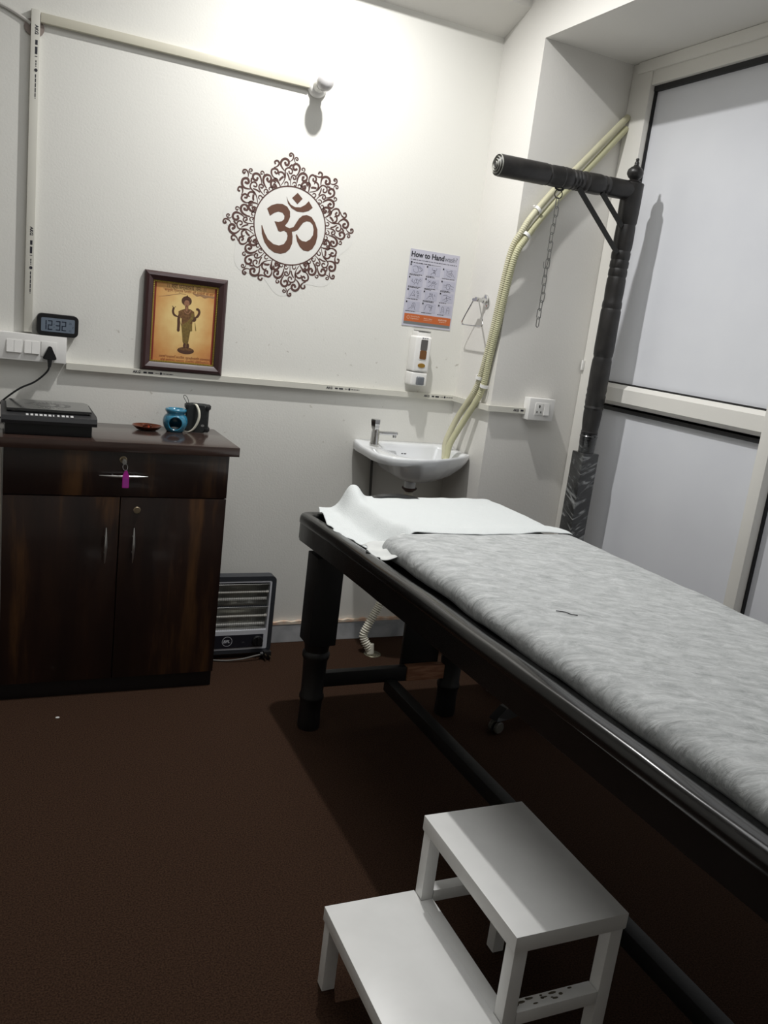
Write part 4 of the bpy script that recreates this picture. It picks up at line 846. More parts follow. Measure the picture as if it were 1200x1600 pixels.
o = obj('reflectors', b, M_REFL, t, recalc=False); md = o.modifiers.new('s', 'SOLIDIFY'); md.thickness = 0.001
b = nb(); box(b, HX0 + 0.03, HX1 - 0.026, -0.134, -0.122, 0.206, 0.214, 0.001); box(b, HX0 + 0.03, HX1 - 0.026, -0.134, -0.122, 0.301, 0.310, 0.001); obj('dark_backing', b, M_HDARK, t)
for zc in (0.243, 0.140):  # reflector ribs coloured near white to paint in the rods' reflections
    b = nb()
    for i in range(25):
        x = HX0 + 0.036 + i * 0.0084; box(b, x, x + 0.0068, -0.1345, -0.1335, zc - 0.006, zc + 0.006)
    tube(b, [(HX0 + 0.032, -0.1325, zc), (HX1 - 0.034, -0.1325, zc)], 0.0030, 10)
    obj('reflection_rib', b, mat('reflection_rib_white', rgb(228, 228, 222), 0.35), t)
for zc in (0.270, 0.172):
    b = nb(); tube(b, [(HX0 + 0.032, -0.135, zc), (HX1 - 0.034, -0.135, zc)], 0.0048, 12)
    for x in (HX1 - 0.033,): tube(b, [(x - 0.002, -0.135, zc), (x + 0.006, -0.135, zc)], 0.0068, 12)
    obj('quartz_rod', b, M_QUARTZ, t)
b = nb()
for z in (0.304, 0.212, 0.122): tube(b, [(HX0 + 0.03, -0.1435, z), (HX1 - 0.025, -0.1435, z)], 0.0009, 6)
for i in range(26):
    x = HX0 + 0.033 + i * 0.0084; tube(b, [(x, -0.1425, 0.118), (x, -0.1425, 0.308)], 0.0005, 5)
obj('wire_guard', b, M_STEEL, t)
b = nb(); fh = lambda u, v, d: (u, HF - 0.0004 - d, v); prism(b, rrect(-0.990, -0.787, 0.046, 0.099, 0.002), fh, 0, 0.001); obj('control_panel', b, mat('navy_black_panel', rgb(34, 35, 44), 0.35), t, smooth=False)
b = nb(); ribbon(b, [(-0.930 + 0.019 * math.cos(2 * math.pi * k / 32), 0.074 + 0.019 * math.sin(2 * math.pi * k / 32)) for k in range(33)], 0.0016, fh, 0.0012, 0.0016, taper=False)
text_bm(b, 'BPL', 0.0165, lambda u, v, d: (-0.9455 + u + v * 0.2, HF - 0.0018, 0.0685 + v), 0, bold=0.0006); obj('brand_lettering', b, M_HSILVER, t, smooth=False)
b = nb(); text_bm(b, 'OFF', 0.006, lambda u, v, d: (-0.872 + u, HF - 0.0018, 0.066 + v), 0); obj('small_print', b, M_GREYPRINT, t, smooth=False)
b = nb(); lathe(b, [(0.022, 0), (0.022, 0.006), (0.018, 0.009), (0.0, 0.009)], (-0.810, HF - 0.0012, 0.072), (0, -1, 0), 28); box(b, -0.813, -0.807, HF - 0.018, HF - 0.009, 0.055, 0.089, 0.002); obj('knob', b, M_BLACKP, t)
b = nb(); tube(b, crom([(-0.786, -0.165, 0.022), (-0.82, -0.172, 0.020), (-0.87, -0.176, 0.012), (-0.93, -0.170, 0.006), (-0.99, -0.150, 0.004), (-1.02, -0.12, 0.004)], 6), 0.0032, 8); obj('power_cord', b, mat('grey_cord', rgb(110, 108, 104), 0.4), t)
b = nb(); tube(b, [(-0.80, -0.163, 0.022), (-0.772, -0.163, 0.021)], [0.009, 0.016], 12); box(b, -0.790, -0.758, -0.180, -0.152, 0.004, 0.038, 0.006)
obj('plug', b, M_BLACKP, t)
b = nb()
for q in ((-0.784, 0.028), (-0.766, 0.020), (-0.784, 0.010)): tube(b, [(q[0], -0.179, q[1]), (q[0], -0.196, q[1])], 0.0022, 8)
obj('plug_pins', b, M_BRASS, t)
# ================================================================ MASSAGE TABLE
def dz(y):
    pts = [(-0.55, 0.0), (-1.0, 0.020), (-1.5, 0.037), (-2.0, 0.046), (-2.8, 0.054)]
    if y > pts[0][0]: return 0.0
    for (a, b_), (c, d) in zip(pts, pts[1:]):
        if y >= c: return b_ + (d - b_) * (y - a) / (c - a)
    return 0.05
def warp(bm):
    for v in bm.verts:
        v.co.z += dz(v.co.y)
        if v.co.x < -0.7: v.co.x -= 0.014 * max(0, min(1, (-0.7 - v.co.y) / 1.0))
X0, X1, YH, YF = -0.846, -0.085, -0.545, -2.76
t = thing('massage_table', (-0.47, -1.65, 0), 'long black wooden massage table with a raised rim and square topped legs', 'table')
def rr2(o, r): return rrect(X0 + o, X1 - o, YF + o, YH - o, max(r - o, 0.006), 6)
def dens(P):           # split long sides so that the warp can bend them
    out = []
    for i, p in enumerate(P):
        q = P[(i + 1) % len(P)]; L = math.hypot(q[0] - p[0], q[1] - p[1]); n = max(1, int(L / 0.12))
        for k in range(n): out.append((p[0] + (q[0] - p[0]) * k / n, p[1] + (q[1] - p[1]) * k / n))
    return out
base = dens(rr2(0, 0.05)); cxm, cym = (X0 + X1) / 2, (YF + YH) / 2
def inset(P, o):
    out = []
    for x, y in P:
        sx_ = 1 if x > cxm else -1; sy_ = 1 if y > cym else -1
        dx = min(abs((X0 if sx_ < 0 else X1) - x), 0.05); dy = min(abs((YF if sy_ < 0 else YH) - y), 0.05)
        wx = max(0, 1 - dx / 0.05); wy = max(0, 1 - dy / 0.05)
        if wx > 0 and wy > 0:
            c = (sx_ * (abs((X1 if sx_ > 0 else X0) - cxm) - 0.05) + cxm, sy_ * (abs((YH if sy_ > 0 else YF) - cym) - 0.05) + cym)
            d = Vector((x - c[0], y - c[1])); 
            if d.length > 1e-6: d = d.normalized() * max(0.05 - o, 0.0)
            out.append((c[0] + d.x, c[1] + d.y)) if o <= 0.05 else out.append((c[0] - sx_ * (o - 0.05), c[1] - sy_ * (o - 0.05)))
        elif wx > 0: out.append((x - sx_ * o, y))
        else: out.append((x, y - sy_ * o))
    return out
rnd = random.Random(11)
b = nb(); prof = [(0.040, 0.608), (0.008, 0.608), (0.004, 0.611), (0.004, 0.664), (0.004, 0.667), (0.001, 0.670), (-0.001, 0.673), (-0.001, 0.683), (0.0, 0.690), (0.004, 0.6975), (0.009, 0.7005), (0.013, 0.701), (0.032, 0.700), (0.040, 0.697), (0.046, 0.690), (0.049, 0.680), (0.050, 0.664)]
rows = []
for (o_, z_) in prof:
    rows.append([b.verts.new((p[0], p[1], z_ + (0.0012 * math.sin(p[1] * 17 + o_ * 60) if 0.005 < o_ < 0.045 else 0))) for p in inset(base, o_)])
for A, B2 in zip(rows, rows[1:]):
    for i in range(len(A)): b.faces.new((A[i], A[(i + 1) % len(A)], B2[(i + 1) % len(A)], B2[i]))
warp(b); obj('rim', b, M_BLACKW, t, ang=40)
b = nb(); n = 16
for i in range(n):
    y0_, y1_ = YH - 0.015 + (YF - YH + 0.03) * i / n, YH - 0.015 + (YF - YH + 0.03) * (i + 1) / n
    box(b, X0 + 0.012, X1 - 0.012, y1_, y0_, 0.612, 0.668)
warp(b); obj('board', b, M_BLACKW, t, smooth=False)
# raised curved crest at the head
b = nb(); top = [(-0.68, 0.690)] + [(x, 0.700 + 0.069 * max(0, 1 - ((x + 0.50) / 0.165) ** 2) ** 0.5) for x in [-0.665 + 0.33 * k / 24 for k in range(25)]] + [(-0.32, 0.690)]
prism(b, top[::-1] if False else top, lambda u, v, d: (u, d, v), -0.552, -0.582); o = obj('head_crest', b, M_BLACKW, t, ang=40); md = o.modifiers.new('b', 'BEVEL'); md.width = 0.005; md.segments = 2; md.limit_method = 'ANGLE'
# legs: square block above, turned below
def leg(cx, cy, dzz=0.0):
    b = nb(); box(b, cx - 0.047, cx + 0.047, cy - 0.045, cy + 0.045, 0.305, 0.602 + dzz, 0.004)
    lathe(b, [(0.0, 0.0), (0.036, 0.0), (0.038, 0.01), (0.036, 0.06), (0.037, 0.10), (0.041, 0.108), (0.041, 0.118), (0.037, 0.126), (0.038, 0.19), (0.040, 0.245), (0.045, 0.255), (0.045, 0.268), (0.039, 0.276), (0.042, 0.300), (0.047, 0.306), (0, 0.306)], (cx, cy, 0), seg=28)
    return obj('leg', b, M_BLACKLEG, t, ang=40)
leg(-0.790, -0.715); leg(-0.270, -0.715); leg(-0.790, -2.62, 0.045); leg(-0.270, -2.62, 0.045)
b = nb(); box(b, -0.755, -0.452, -0.728, -0.700, 0.145, 0.196, 0.003); obj('cross_stretcher', b, M_BLACKLEG, t)
b = nb(); box(b, -0.451, -0.300, -0.731, -0.698, 0.143, 0.197, 0.005, 2); lab(obj('bare_wood_block', b, M_WOODB, t), 'bare brown wooden block in the cross stretcher')
b = nb(); box(b, -0.755, -0.305, -2.635, -2.605, 0.145, 0.196, 0.003); obj('cross_stretcher', b, M_BLACKLEG, t)
b = nb(); box(b, -0.535, -0.495, -2.605, -0.7285, 0.118, 0.160, 0.003); obj('long_stretcher', b, M_BLACKLEG, t)
b = nb(); box(b, -0.462, -0.318, -0.700, -0.684, 0.130, 0.6015, 0.002); obj('end_panel', b, M_BLACKLEG, t)
b = nb(); r = random.Random(2)
for (y, z) in ((-1.28, 0.668), (-1.58, 0.664), (-1.72, 0.655), (-1.86, 0.648), (-0.72, 0.69)):
    prism(b, [(y + r.uniform(-.006, .006), z + r.uniform(-.004, .004)) for _ in range(1)] + [(y + 0.006, z + 0.003), (y + 0.002, z - 0.006), (y - 0.004, z - 0.002)], lambda u, v, d: (X0 - 0.0004 - d, u, v), 0, 0.0004)
obj('chipped_spots', b, mat('worn_paint', rgb(70, 68, 64), 0.6), t, smooth=False)

# ---- mattress with its thin white cover, the grey sheet and the white towel
t = thing('mattress', (-0.43, -1.87, 0.70), 'thin mattress lying inside the rim of the massage table, under the grey sheet', 'mattress')
b = nb(); n = 14
MY0, MY1 = -1.035, -2.69
P = rrect(-0.735, -0.112, 0.669, 0.758, 0.018, 4); rows = []
for i in range(n + 1):
    y = MY0 + (MY1 - MY0) * i / n; k = 0.012 if i in (0, n) else 0; rows.append([b.verts.new((u + (k if u < -0.42 else -k), y, v + (dz(y) if v < 0.7 else 0.15 * dz(y)) - (k if v > 0.72 else 0))) for u, v in P])
for A, B2 in zip(rows, rows[1:]):
    for i in range(len(A)): b.faces.new((A[i], A[(i + 1) % len(A)], B2[(i + 1) % len(A)], B2[i]))
b.faces.new(rows[0]); b.faces.new(rows[-1][::-1]); obj('pad', b, mat('mattress_grey', rgb(120, 120, 118), 0.8), t, ang=60)
M_TOWEL = mat('white_waffle_towel', rgb(218, 222, 222), 0.85, bump=0.9, bscale=260, spec=0.1)
M_COVER = mat('white_thin_cover', rgb(214, 216, 214), 0.7, bump=0.5, bscale=60, trans=0.0)
def cloth(name, nu, nv, fn, m, parent=None, th=0.0015, ang=180, subd=1):
    b = nb(); g = [[b.verts.new(fn(i / nu, j / nv)) for i in range(nu + 1)] for j in range(nv + 1)]
    for j in range(nv):
        for i in range(nu): b.faces.new((g[j][i], g[j][i + 1], g[j + 1][i + 1], g[j + 1][i]))
    bmesh.ops.recalc_face_normals(b, faces=b.faces[:])
    o = obj(name, b, m, parent, recalc=False, ang=ang)
    if subd:
        q = o.modifiers.new('sub', 'SUBSURF'); q.levels = subd; q.render_levels = subd
    s = o.modifiers.new('s', 'SOLIDIFY'); s.thickness = th; s.offset = 1
    return o
def cover(u, v):
    x = -0.815 + 0.12 * u + 0.010 * math.sin(v * 9); y = -1.015 - 0.13 * v - 0.02 * u
    e = math.sin(u * 7 + v * 4) * 0.006 + math.sin(v * 15 + u * 3) * 0.004
    return (x, y, 0.712 + 0.040 * u ** 1.5 * (1 - 0.3 * v) + e + 0.4 * dz(y))
lab(cloth('cover_corner', 16, 16, cover, M_COVER, t, subd=1), 'crumpled white cover corner sticking out at the head end')
from mathutils import noise as mn
def nz(x, y, s, sd=0): return mn.noise(Vector((x * s + sd, y * s - sd, sd * 0.7)))
PR = [(-0.752, 0.706), (-0.757, 0.722), (-0.756, 0.738), (-0.748, 0.751), (-0.735, 0.759), (-0.715, 0.7635)] + [(-0.69 + 0.55 * k / 18, 0.7655) for k in range(19)] + [(-0.122, 0.7625), (-0.108, 0.754), (-0.101, 0.740), (-0.099, 0.722), (-0.098, 0.708)]
def sheet(u, v):
    q = u * (len(PR) - 1); i = min(int(q), len(PR) - 2); f = q - i
    x = PR[i][0] + (PR[i + 1][0] - PR[i][0]) * f; z = PR[i][1] + (PR[i + 1][1] - PR[i][1]) * f
    y = -1.022 - 1.69 * v
    endf = max(0, 1 - v * 1.69 / 0.03); x2 = x + (0.012 * endf if x < -0.42 else -0.012 * endf); z -= 0.05 * endf ** 2 * (z > 0.73)
    side = max(0, min(1, (-0.72 - x) / 0.03))
    w_ = 0.0035 * nz(x * 0.9, y, 9, 3) + 0.0022 * nz(x * 0.6 + y * 0.5, y * 1.0 - x * 2.2, 16, 8)
    x2 += side * (0.006 * nz(x, y, 7, 1) - 0.004)
    if i == 0: z += 0.008 * nz(0, y, 9, 5) * (1 - f)
    return (x2, y, z + w_ + 0.15 * dz(y))
def sheet_mat():
    m = mat('grey_nonwoven_sheet', rgb(142, 144, 144), 0.75, spec=0.2); N = m.node_tree.nodes; L = m.node_tree.links; bs = N['Principled BSDF']; tc = N['Texture Coordinate']
    n = N.new('ShaderNodeTexNoise'); n.inputs['Scale'].default_value = 34; n.inputs['Detail'].default_value = 10; n.inputs['Roughness'].default_value = 0.78; n.inputs['Distortion'].default_value = 0.6
    mp = N.new('ShaderNodeMapping'); mp.vector_type = 'TEXTURE'; mp.inputs['Scale'].default_value = (1.5, 0.8, 1); mp.inputs['Rotation'].default_value = (0, 0, -0.6); L.new(tc.outputs['Object'], mp.inputs[0]); L.new(mp.outputs[0], n.inputs['Vector'])
    r = N.new('ShaderNodeValToRGB'); e = r.color_ramp.elements; e[0].position = 0.28; e[0].color = rgb(146, 149, 149); e[1].position = 0.72; e[1].color = rgb(212, 214, 214)
    L.new(n.outputs['Fac'], r.inputs[0]); L.new(r.outputs[0], bs.inputs['Base Color'])
    n2 = N.new('ShaderNodeTexNoise'); n2.inputs['Scale'].default_value = 11; n2.inputs['Detail'].default_value = 5; n2.inputs['Distortion'].default_value = 0.8
    mp2 = N.new('ShaderNodeMapping'); mp2.vector_type = 'TEXTURE'; mp2.inputs['Scale'].default_value = (2.4, 0.42, 1); mp2.inputs['Rotation'].default_value = (0, 0, -0.55); L.new(tc.outputs['Object'], mp2.inputs[0]); L.new(mp2.outputs[0], n2.inputs['Vector'])
    bp = N.new('ShaderNodeBump'); bp.inputs['Strength'].default_value = 0.75; bp.inputs['Distance'].default_value = 0.010; L.new(n2.outputs['Fac'], bp.inputs['Height']); L.new(bp.outputs[0], bs.inputs['Normal'])
    return m
sh = cloth('grey_sheet', 30, 110, sheet, sheet_mat(), th=0.0012, subd=1)
tag(sh, 'mottled grey disposable sheet wrapped over the mattress of the massage table', 'sheet')
b = nb()
def on(x, y): return (x, y, 0.7655 + 0.15 * dz(y) + 0.0035)
tube(b, [on(-0.635, -1.690), on(-0.617, -1.700), on(-0.612, -1.715), on(-0.600, -1.722)], 0.0011, 5)
obj('slit', b, M_BLACKP, sh)
# ---- white towel across the head end
def towel(u, v):
    # v 0 = far edge, 1 = edge on the sheet ; u 0 = left end, 1 = right end
    y = -0.558 - 0.505 * v + 0.012 * math.sin(u * 9) * v + 0.016 * nz(u * 3, 0, 2, 4) * v
    xl = -0.775 - 0.045 * min(1, v * 2.2) + 0.055 * max(0, v - 0.62) / 0.38 + 0.006 * math.sin(v * 33 + 2 * math.sin(v * 11)) * min(1, v * 2)
    xr = -0.082 - 0.028 * v
    x = xl + (xr - xl) * u
    zb = 0.757 + 0.0165 * min(1, max(0, (v - 0.74) / 0.16)) + 0.004 * math.sin(v * 3)
    if x < -0.665: q = min(1, (-0.665 - x) / 0.07); zb -= (0.044 + 0.018 * v) * (q * q * (3 - 2 * q))
    if x > -0.14: q = min(1, (x + 0.14) / 0.06); zb -= 0.022 * q * q
    zb += 0.040 * math.exp(-(abs(x + 0.658 + 0.14 * v) / 0.032) ** 3 - (max(0, v - 0.02) / 0.15) ** 2)
    zb += 0.005 * math.sin(v * 33 + 2 * math.sin(v * 11) + 1) * math.exp(-u / 0.05) + 0.0022 * nz(x, y, 14, 2) + 0.0030 * nz(x * 0.6, y * 1.6, 6, 9) + 0.0016 * nz(x, y, 30, 6)
    zb -= 0.0035 * max(0, (v - 0.92) / 0.08) ** 2
    zb += 0.010 * math.exp(-((v - 1) / 0.05) ** 2 - ((u - 0.07) / 0.02) ** 2)
    return (x, y, max(zb, 0.706 + (0.006 if x < X0 + 0.05 else 0)))
tw = cloth('towel', 80, 56, towel, M_TOWEL, th=0.002, subd=1)
tag(tw, 'white waffle towel spread across the head end of the massage table', 'towel')
t = thing('head_cushion', (-0.38, -0.8, 0.668), 'black head cushion hidden mostly under the white towel on the table', 'cushion')
b = nb(); box(b, -0.62, -0.14, -0.99, -0.60, 0.669, 0.742, 0.012, 3); warp(b)
for v in b.verts: v.co.z -= 0 if v.co.z < 0.7 else dz(v.co.y)
o = t; bpy.data.objects.remove(t); o = obj('head_cushion', b, M_BLACKW); tag(o, 'black head cushion mostly hidden under the white towel on the table', 'cushion')

# ================================================================ STAND WITH ARM AND CHAIN
PXc, PYc = 0.302, -0.535
t = thing('wooden_stand', (PXc, PYc, 0), 'tall dark turned wood stand with a horizontal arm in front of the window', 'stand')
b = nb()
prof = [(0, 0.94), (0.026, 0.94), (0.026, 0.955), (0.029, 1.00), (0.030, 1.02), (0.032, 1.026), (0.030, 1.032), (0.033, 1.06), (0.035, 1.10), (0.034, 1.112), (0.0365, 1.118), (0.034, 1.126), (0.0365, 1.138), (0.036, 1.155), (0.0375, 1.163), (0.035, 1.172), (0.0370, 1.185), (0.036, 1.20),
        (0.037, 1.25), (0.036, 1.295), (0.033, 1.308), (0.036, 1.318), (0.037, 1.34), (0.0365, 1.42), (0.0365, 1.478), (0.034, 1.486), (0.036, 1.492), (0.0355, 1.508), (0.033, 1.516), (0.0345, 1.55), (0.034, 1.590), (0.0315, 1.600), (0.034, 1.606), (0.034, 1.622), (0.0315, 1.630), (0.034, 1.636), (0.034, 1.652), (0.0315, 1.660), (0.034, 1.666), (0.0345, 1.684), (0.0320, 1.692),
        (0.0350, 1.705), (0.0355, 1.74), (0.0345, 1.775), (0.0330, 1.782), (0.0360, 1.790), (0.0375, 1.83), (0.0380, 1.918), (0.0385, 1.922), (0.0370, 1.925), (0, 1.925)]
lathe(b, prof, (PXc, PYc, 0), seg=36); obj('post', b, M_POST, t, ang=28)
b = nb(); lathe(b, [(0, 1.925), (0.027, 1.925), (0.029, 1.930), (0.022, 1.934), (0.015, 1.937), (0.0165, 1.940), (0.023, 1.945), (0.0285, 1.955), (0.029, 1.962), (0.0265, 1.971), (0.019, 1.978), (0.011, 1.983), (0.0075, 1.989), (0.0085, 1.993), (0.0065, 1.998), (0.0045, 2.001), (0.0065, 2.005), (0.0045, 2.010), (0, 2.011)], (PXc, PYc, 0), seg=28); obj('finial', b, M_POST, t, ang=50)
AZ = 1.886; xt = -0.274; ADIR = (1, 0, 0.022)
prof = [(0, 0), (0.006, -0.001), (0.010, 0.002), (0.012, 0.001), (0.016, 0.004), (0.020, 0.003), (0.024, 0.007), (0.028, 0.006), (0.031, 0.011), (0.034, 0.011), (0.0355, 0.018), (0.0355, 0.196), (0.0325, 0.203), (0.0345, 0.208), (0.0325, 0.216), (0.0345, 0.224), (0.0350, 0.255), (0.0360, 0.262), (0.0335, 0.268), (0.0355, 0.276), (0.0345, 0.294), (0.0310, 0.303), (0.0340, 0.308), (0.0310, 0.319), (0.0340, 0.324), (0.0310, 0.333), (0.0340, 0.338), (0.0310, 0.350), (0.0345, 0.357), (0.0345, 0.366), (0.0320, 0.371), (0.0345, 0.380), (0.0355, 0.42), (0.0340, 0.434), (0.0305, 0.442), (0.0335, 0.448), (0.0310, 0.462), (0.0335, 0.469), (0.0335, 0.576), (0, 0.576)]
b = nb(); lathe(b, prof, (xt, PYc, AZ), ADIR, 36); obj('arm', b, M_POST, t, ang=28)
for k_, (rr, hh) in enumerate(((0.010, 0.000), (0.0180, 0.0015), (0.0260, 0.0045), (0.0335, 0.0095))):
    b = nb(); lathe(b, [(rr - 0.0012, hh + 0.0015), (rr, hh - 0.0012), (rr + 0.0012, hh + 0.0015)], (xt, PYc, AZ), ADIR, 32); obj('end_ring', b, M_RINGW, t)  # pale grey rings on the end of the dark arm
for (xa, za, xb, zb_) in ((0.055, 1.868, 0.268, 1.680), (0.157, 1.868, 0.268, 1.772)):
    b = nb(); d = Vector((xb - xa, 0, zb_ - za)).normalized(); s = Vector((-d.z, 0, d.x)) * 0.008; yv = Vector((0, 0.004, 0)); A = Vector((xa, PYc - 0.02, za)); E_ = Vector((xb, PYc - 0.02, zb_))
    vs = [b.verts.new(p + q1 * s + q2 * yv) for p in (A, E_) for q1, q2 in ((1, 1), (1, -1), (-1, -1), (-1, 1))]
    for f_ in ((0, 1, 2, 3), (7, 6, 5, 4), (0, 4, 5, 1), (1, 5, 6, 2), (2, 6, 7, 3), (3, 7, 4, 0)): b.faces.new([vs[i] for i in f_])
    obj('brace', b, M_IRON, t, smooth=False)
b = nb(); tube(b, [(-0.028, PYc, 1.864), (-0.024, PYc, 1.854), (-0.009, PYc, 1.8495), (0.006, PYc, 1.854), (0.010, PYc, 1.864)], 0.0032, 8); obj('staple', b, M_IRON, t)
# square foot wrapped in stretch film
def film():
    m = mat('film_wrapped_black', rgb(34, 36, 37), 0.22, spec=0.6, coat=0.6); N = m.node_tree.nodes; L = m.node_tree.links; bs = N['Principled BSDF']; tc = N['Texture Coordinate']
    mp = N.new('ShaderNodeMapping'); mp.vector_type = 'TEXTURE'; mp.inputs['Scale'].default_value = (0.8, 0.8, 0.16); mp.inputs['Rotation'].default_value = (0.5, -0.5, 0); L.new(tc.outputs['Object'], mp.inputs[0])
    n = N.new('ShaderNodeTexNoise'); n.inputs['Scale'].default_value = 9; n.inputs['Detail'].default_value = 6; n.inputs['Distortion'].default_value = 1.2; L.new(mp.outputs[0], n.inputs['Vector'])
    r = N.new('ShaderNodeValToRGB'); e = r.color_ramp.elements; e[0].position = 0.42; e[0].color = rgb(26, 27, 28); e[1].position = 0.72; e[1].color = rgb(160, 162, 162); k = e.new(0.57); k.color = rgb(46, 48, 49)  # pale streaks paint the film's glossy reflections into the colour
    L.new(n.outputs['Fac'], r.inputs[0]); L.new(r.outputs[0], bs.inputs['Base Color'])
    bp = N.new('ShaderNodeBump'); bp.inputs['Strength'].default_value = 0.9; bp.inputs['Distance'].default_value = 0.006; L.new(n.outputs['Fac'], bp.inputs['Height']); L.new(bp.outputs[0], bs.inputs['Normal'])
    return m
MF = film()
b = nb(); box(b, PXc - 0.036, PXc + 0.036, PYc - 0.036, PYc + 0.036, 0.0, 0.948, 0.003); lab(obj('foot_block', b, MF, t), 'square foot wrapped in clear stretch film')
b = nb(); lathe(b, [(0.030, 0.948), (0.0305, 0.965), (0.0300, 0.975), (0.0318, 0.985), (0.0325, 1.006), (0.0345, 1.010), (0.0318, 1.014), (0.033, 1.020)], (PXc, PYc, 0), seg=30); obj('film_collar', b, MF, t)
# ring and chain
t = thing('hanging_chain', (-0.009, PYc, 1.38), 'thin steel link chain hanging from the arm of the dark stand', 'chain')
b = nb(); tube(b, [(-0.009 + 0.0155 * math.cos(a), PYc, 1.8375 + 0.0145 * math.sin(a)) for a in [2 * math.pi * k / 28 for k in range(28)]], 0.0017, 8, closed=True); lab(obj('ring', b, M_IRON, t), 'dark iron ring at the top of the chain')
def link_mesh(h, w_, r_):
    P = []
    for k in range(24):
        a = 2 * math.pi * k / 24; P.append((w_ * math.cos(a), 0, (h - w_) * (1 if math.sin(a) > 0 else -1) + w_ * math.sin(a)))
    b = nb(); tube(b, P, r_, 8, closed=True); return b
z = 1.8375 - 0.0150; bl = link_mesh(0.0178, 0.0080, 0.0017); first = None; k = 0; z_end = 1.386
NL = 15; pitch = (z - z_end - 0.004) / NL
for k in range(NL):
    if first is None: o = obj('link', bl, M_STEEL, t, loc=(0, 0, 0)); first = o
    else: o = first.copy(); COL.objects.link(o); o.parent = t
    zc = z - 0.0145 - pitch * k
    o.location = Vector((-0.009 + 0.002 * math.sin(k * 1.3), PYc, zc)) - Vector(t.location)
    o.rotation_euler = (0, 0.04 * math.sin(k * 2.1), 0.35 + (math.pi / 2 if k % 2 else 0))
zc = z - 0.0145 - pitch * 7
b = nb(); tube(b, crom([(-0.010, PYc - 0.003, zc + 0.015), (-0.012, PYc - 0.004, zc - 0.006), (-0.018, PYc - 0.004, zc - 0.018), (-0.026, PYc - 0.004, zc - 0.014), (-0.027, PYc - 0.004, zc + 0.004)], 5), 0.0014, 8); obj('hook', b, M_STEEL, t)

# ================================================================ STEP STOOL
t = thing('step_stool', (-0.92, -1.94, 0), 'white steel two-step stool beside the massage table', 'step stool')
SY0, SY1 = -1.762, -2.120; XA, XB, XC = -1.137, -0.936, -0.702; T_ = 0.028
ro = lambda bm: bmesh.ops.rotate(bm, verts=bm.verts[:], cent=(-0.92, -1.94, 0), matrix=Matrix.Rotation(math.radians(-1.2), 3, 'Z'))
def sob(name, *bs, m=M_STOOL, bev=0.002):
    b = nb()
    for q in bs: box(b, *q, bev)
    ro(b); return obj(name, b, m, t)
for (x, y, z1_) in ((XB, SY0, 0.352), (XB, SY1 + T_, 0.352), (XC - T_, SY0, 0.352), (XC - T_, SY1 + T_, 0.352)):
    sob('leg', (x, x + T_, y - T_, y, 0.0, z1_))
for y in (SY0, SY1 + T_): sob('leg', (XA, XA + T_, y - T_, y, 0.0, 0.172))
sob('upper_step', (XB - 0.002, XC + 0.002, SY1 - 0.002, SY0 + 0.002, 0.326, 0.3285), (XB - 0.003, XC + 0.003, SY1 - 0.003, SY0 + 0.003, 0.3286, 0.360), bev=0.0015)
sob('lower_step', (XA - 0.003, XB - 0.001, SY1 - 0.003, SY0 + 0.003, 0.149, 0.1800), bev=0.0015)
sob('rear_lip', (XB + 0.0, XB + T_, SY1 + T_ + 0.001, SY0 - T_ - 0.001, 0.1495, 0.1775), bev=0.0015)
for y in (SY0, SY1 + T_): sob('side_rail', (XB + T_ + 0.001, XC - T_ - 0.001, y - T_, y, 0.168, 0.196))
b = nb(); r = random.Random(9)
for i in range(15):
    x = r.uniform(XB + 0.035, XC - 0.06); y = SY1 + T_ - r.uniform(0.004, 0.022); s = r.uniform(0.002, 0.006)
    prism(b, ell(x, y, s * r.uniform(0.7, 2.2), s * 0.6, 8), lambda u, v, d: (u, v, d), 0.1961, 0.1964)
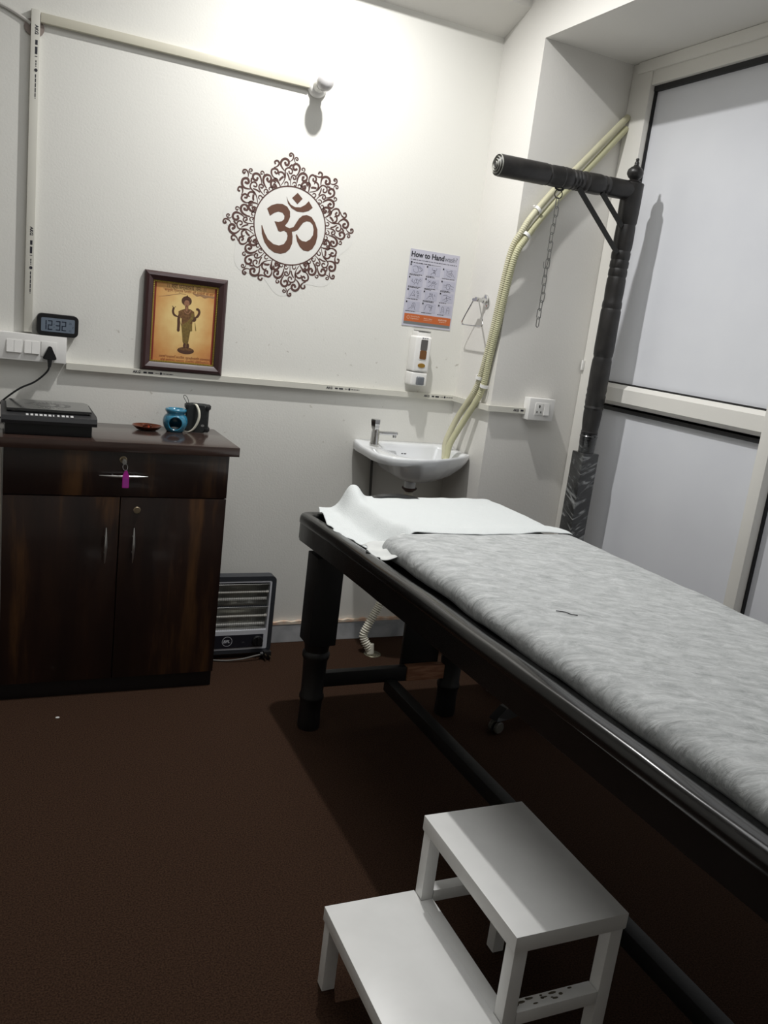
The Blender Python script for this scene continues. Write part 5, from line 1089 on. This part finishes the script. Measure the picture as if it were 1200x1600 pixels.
ro(b); obj('dirt_marks', b, M_RUST, t, smooth=False)
# ================================================================ CASTOR BASE UNDER THE TABLE
SX, SY = 0.075, -0.815
t = thing('rolling_stool_base', (SX, SY, 0), 'black castor base of a rolling stool on the floor under the massage table', 'stool base')
for k in range(4):
    a = math.radians(196 + 90 * k); c, s = math.cos(a), math.sin(a)
    R2 = lambda r_, w_, z: Vector((SX + c * r_ - s * w_, SY + s * r_ + c * w_, z))
    b = nb(); A = [b.verts.new(R2(*q)) for q in ((0.03, -0.030, 0.060), (0.03, 0.030, 0.060), (0.03, 0.024, 0.100), (0.03, -0.024, 0.100))]
    B2 = [b.verts.new(R2(*q)) for q in ((0.215, -0.026, 0.052), (0.215, 0.026, 0.052), (0.215, 0.017, 0.090), (0.215, -0.017, 0.090))]
    C_ = [b.verts.new(R2(*q)) for q in ((0.262, -0.020, 0.052), (0.262, 0.020, 0.052), (0.250, 0.013, 0.062), (0.250, -0.013, 0.062))]
    for G1, G2 in ((A, B2), (B2, C_)):
        for i in range(4): b.faces.new((G1[i], G1[(i + 1) % 4], G2[(i + 1) % 4], G2[i]))
    b.faces.new(A); b.faces.new(C_[::-1]); arm = obj('arm', b, M_BLACKLEG, t, smooth=False)
    b = nb()
    for w_ in (-0.019, 0.006):
        o0 = R2(0.240, w_, 0.0225); ax = Vector((-s, c, 0)); lathe(b, [(0, 0), (0.018, 0), (0.0215, 0.004), (0.0215, 0.011), (0.018, 0.015), (0, 0.015)], o0, ax, 20)
    cas = obj('castor', b, mat('castor_grey', rgb(96, 94, 88), 0.4), arm)
b = nb(); lathe(b, [(0, 0.055), (0.036, 0.055), (0.038, 0.105), (0.028, 0.12), (0.026, 0.30), (0, 0.30)], (SX, SY, 0)); obj('hub', b, M_BLACKLEG, t)
b = nb(); prism(b, ell(-1.56, -0.508, 0.006, 0.004, 8), lambda u, v, d: (u, v, d), 0.0005, 0.003)
tag(obj('paper_scrap', b, M_SWITCH), 'tiny white scrap on the brown carpet in front of the cabinet', 'scrap')
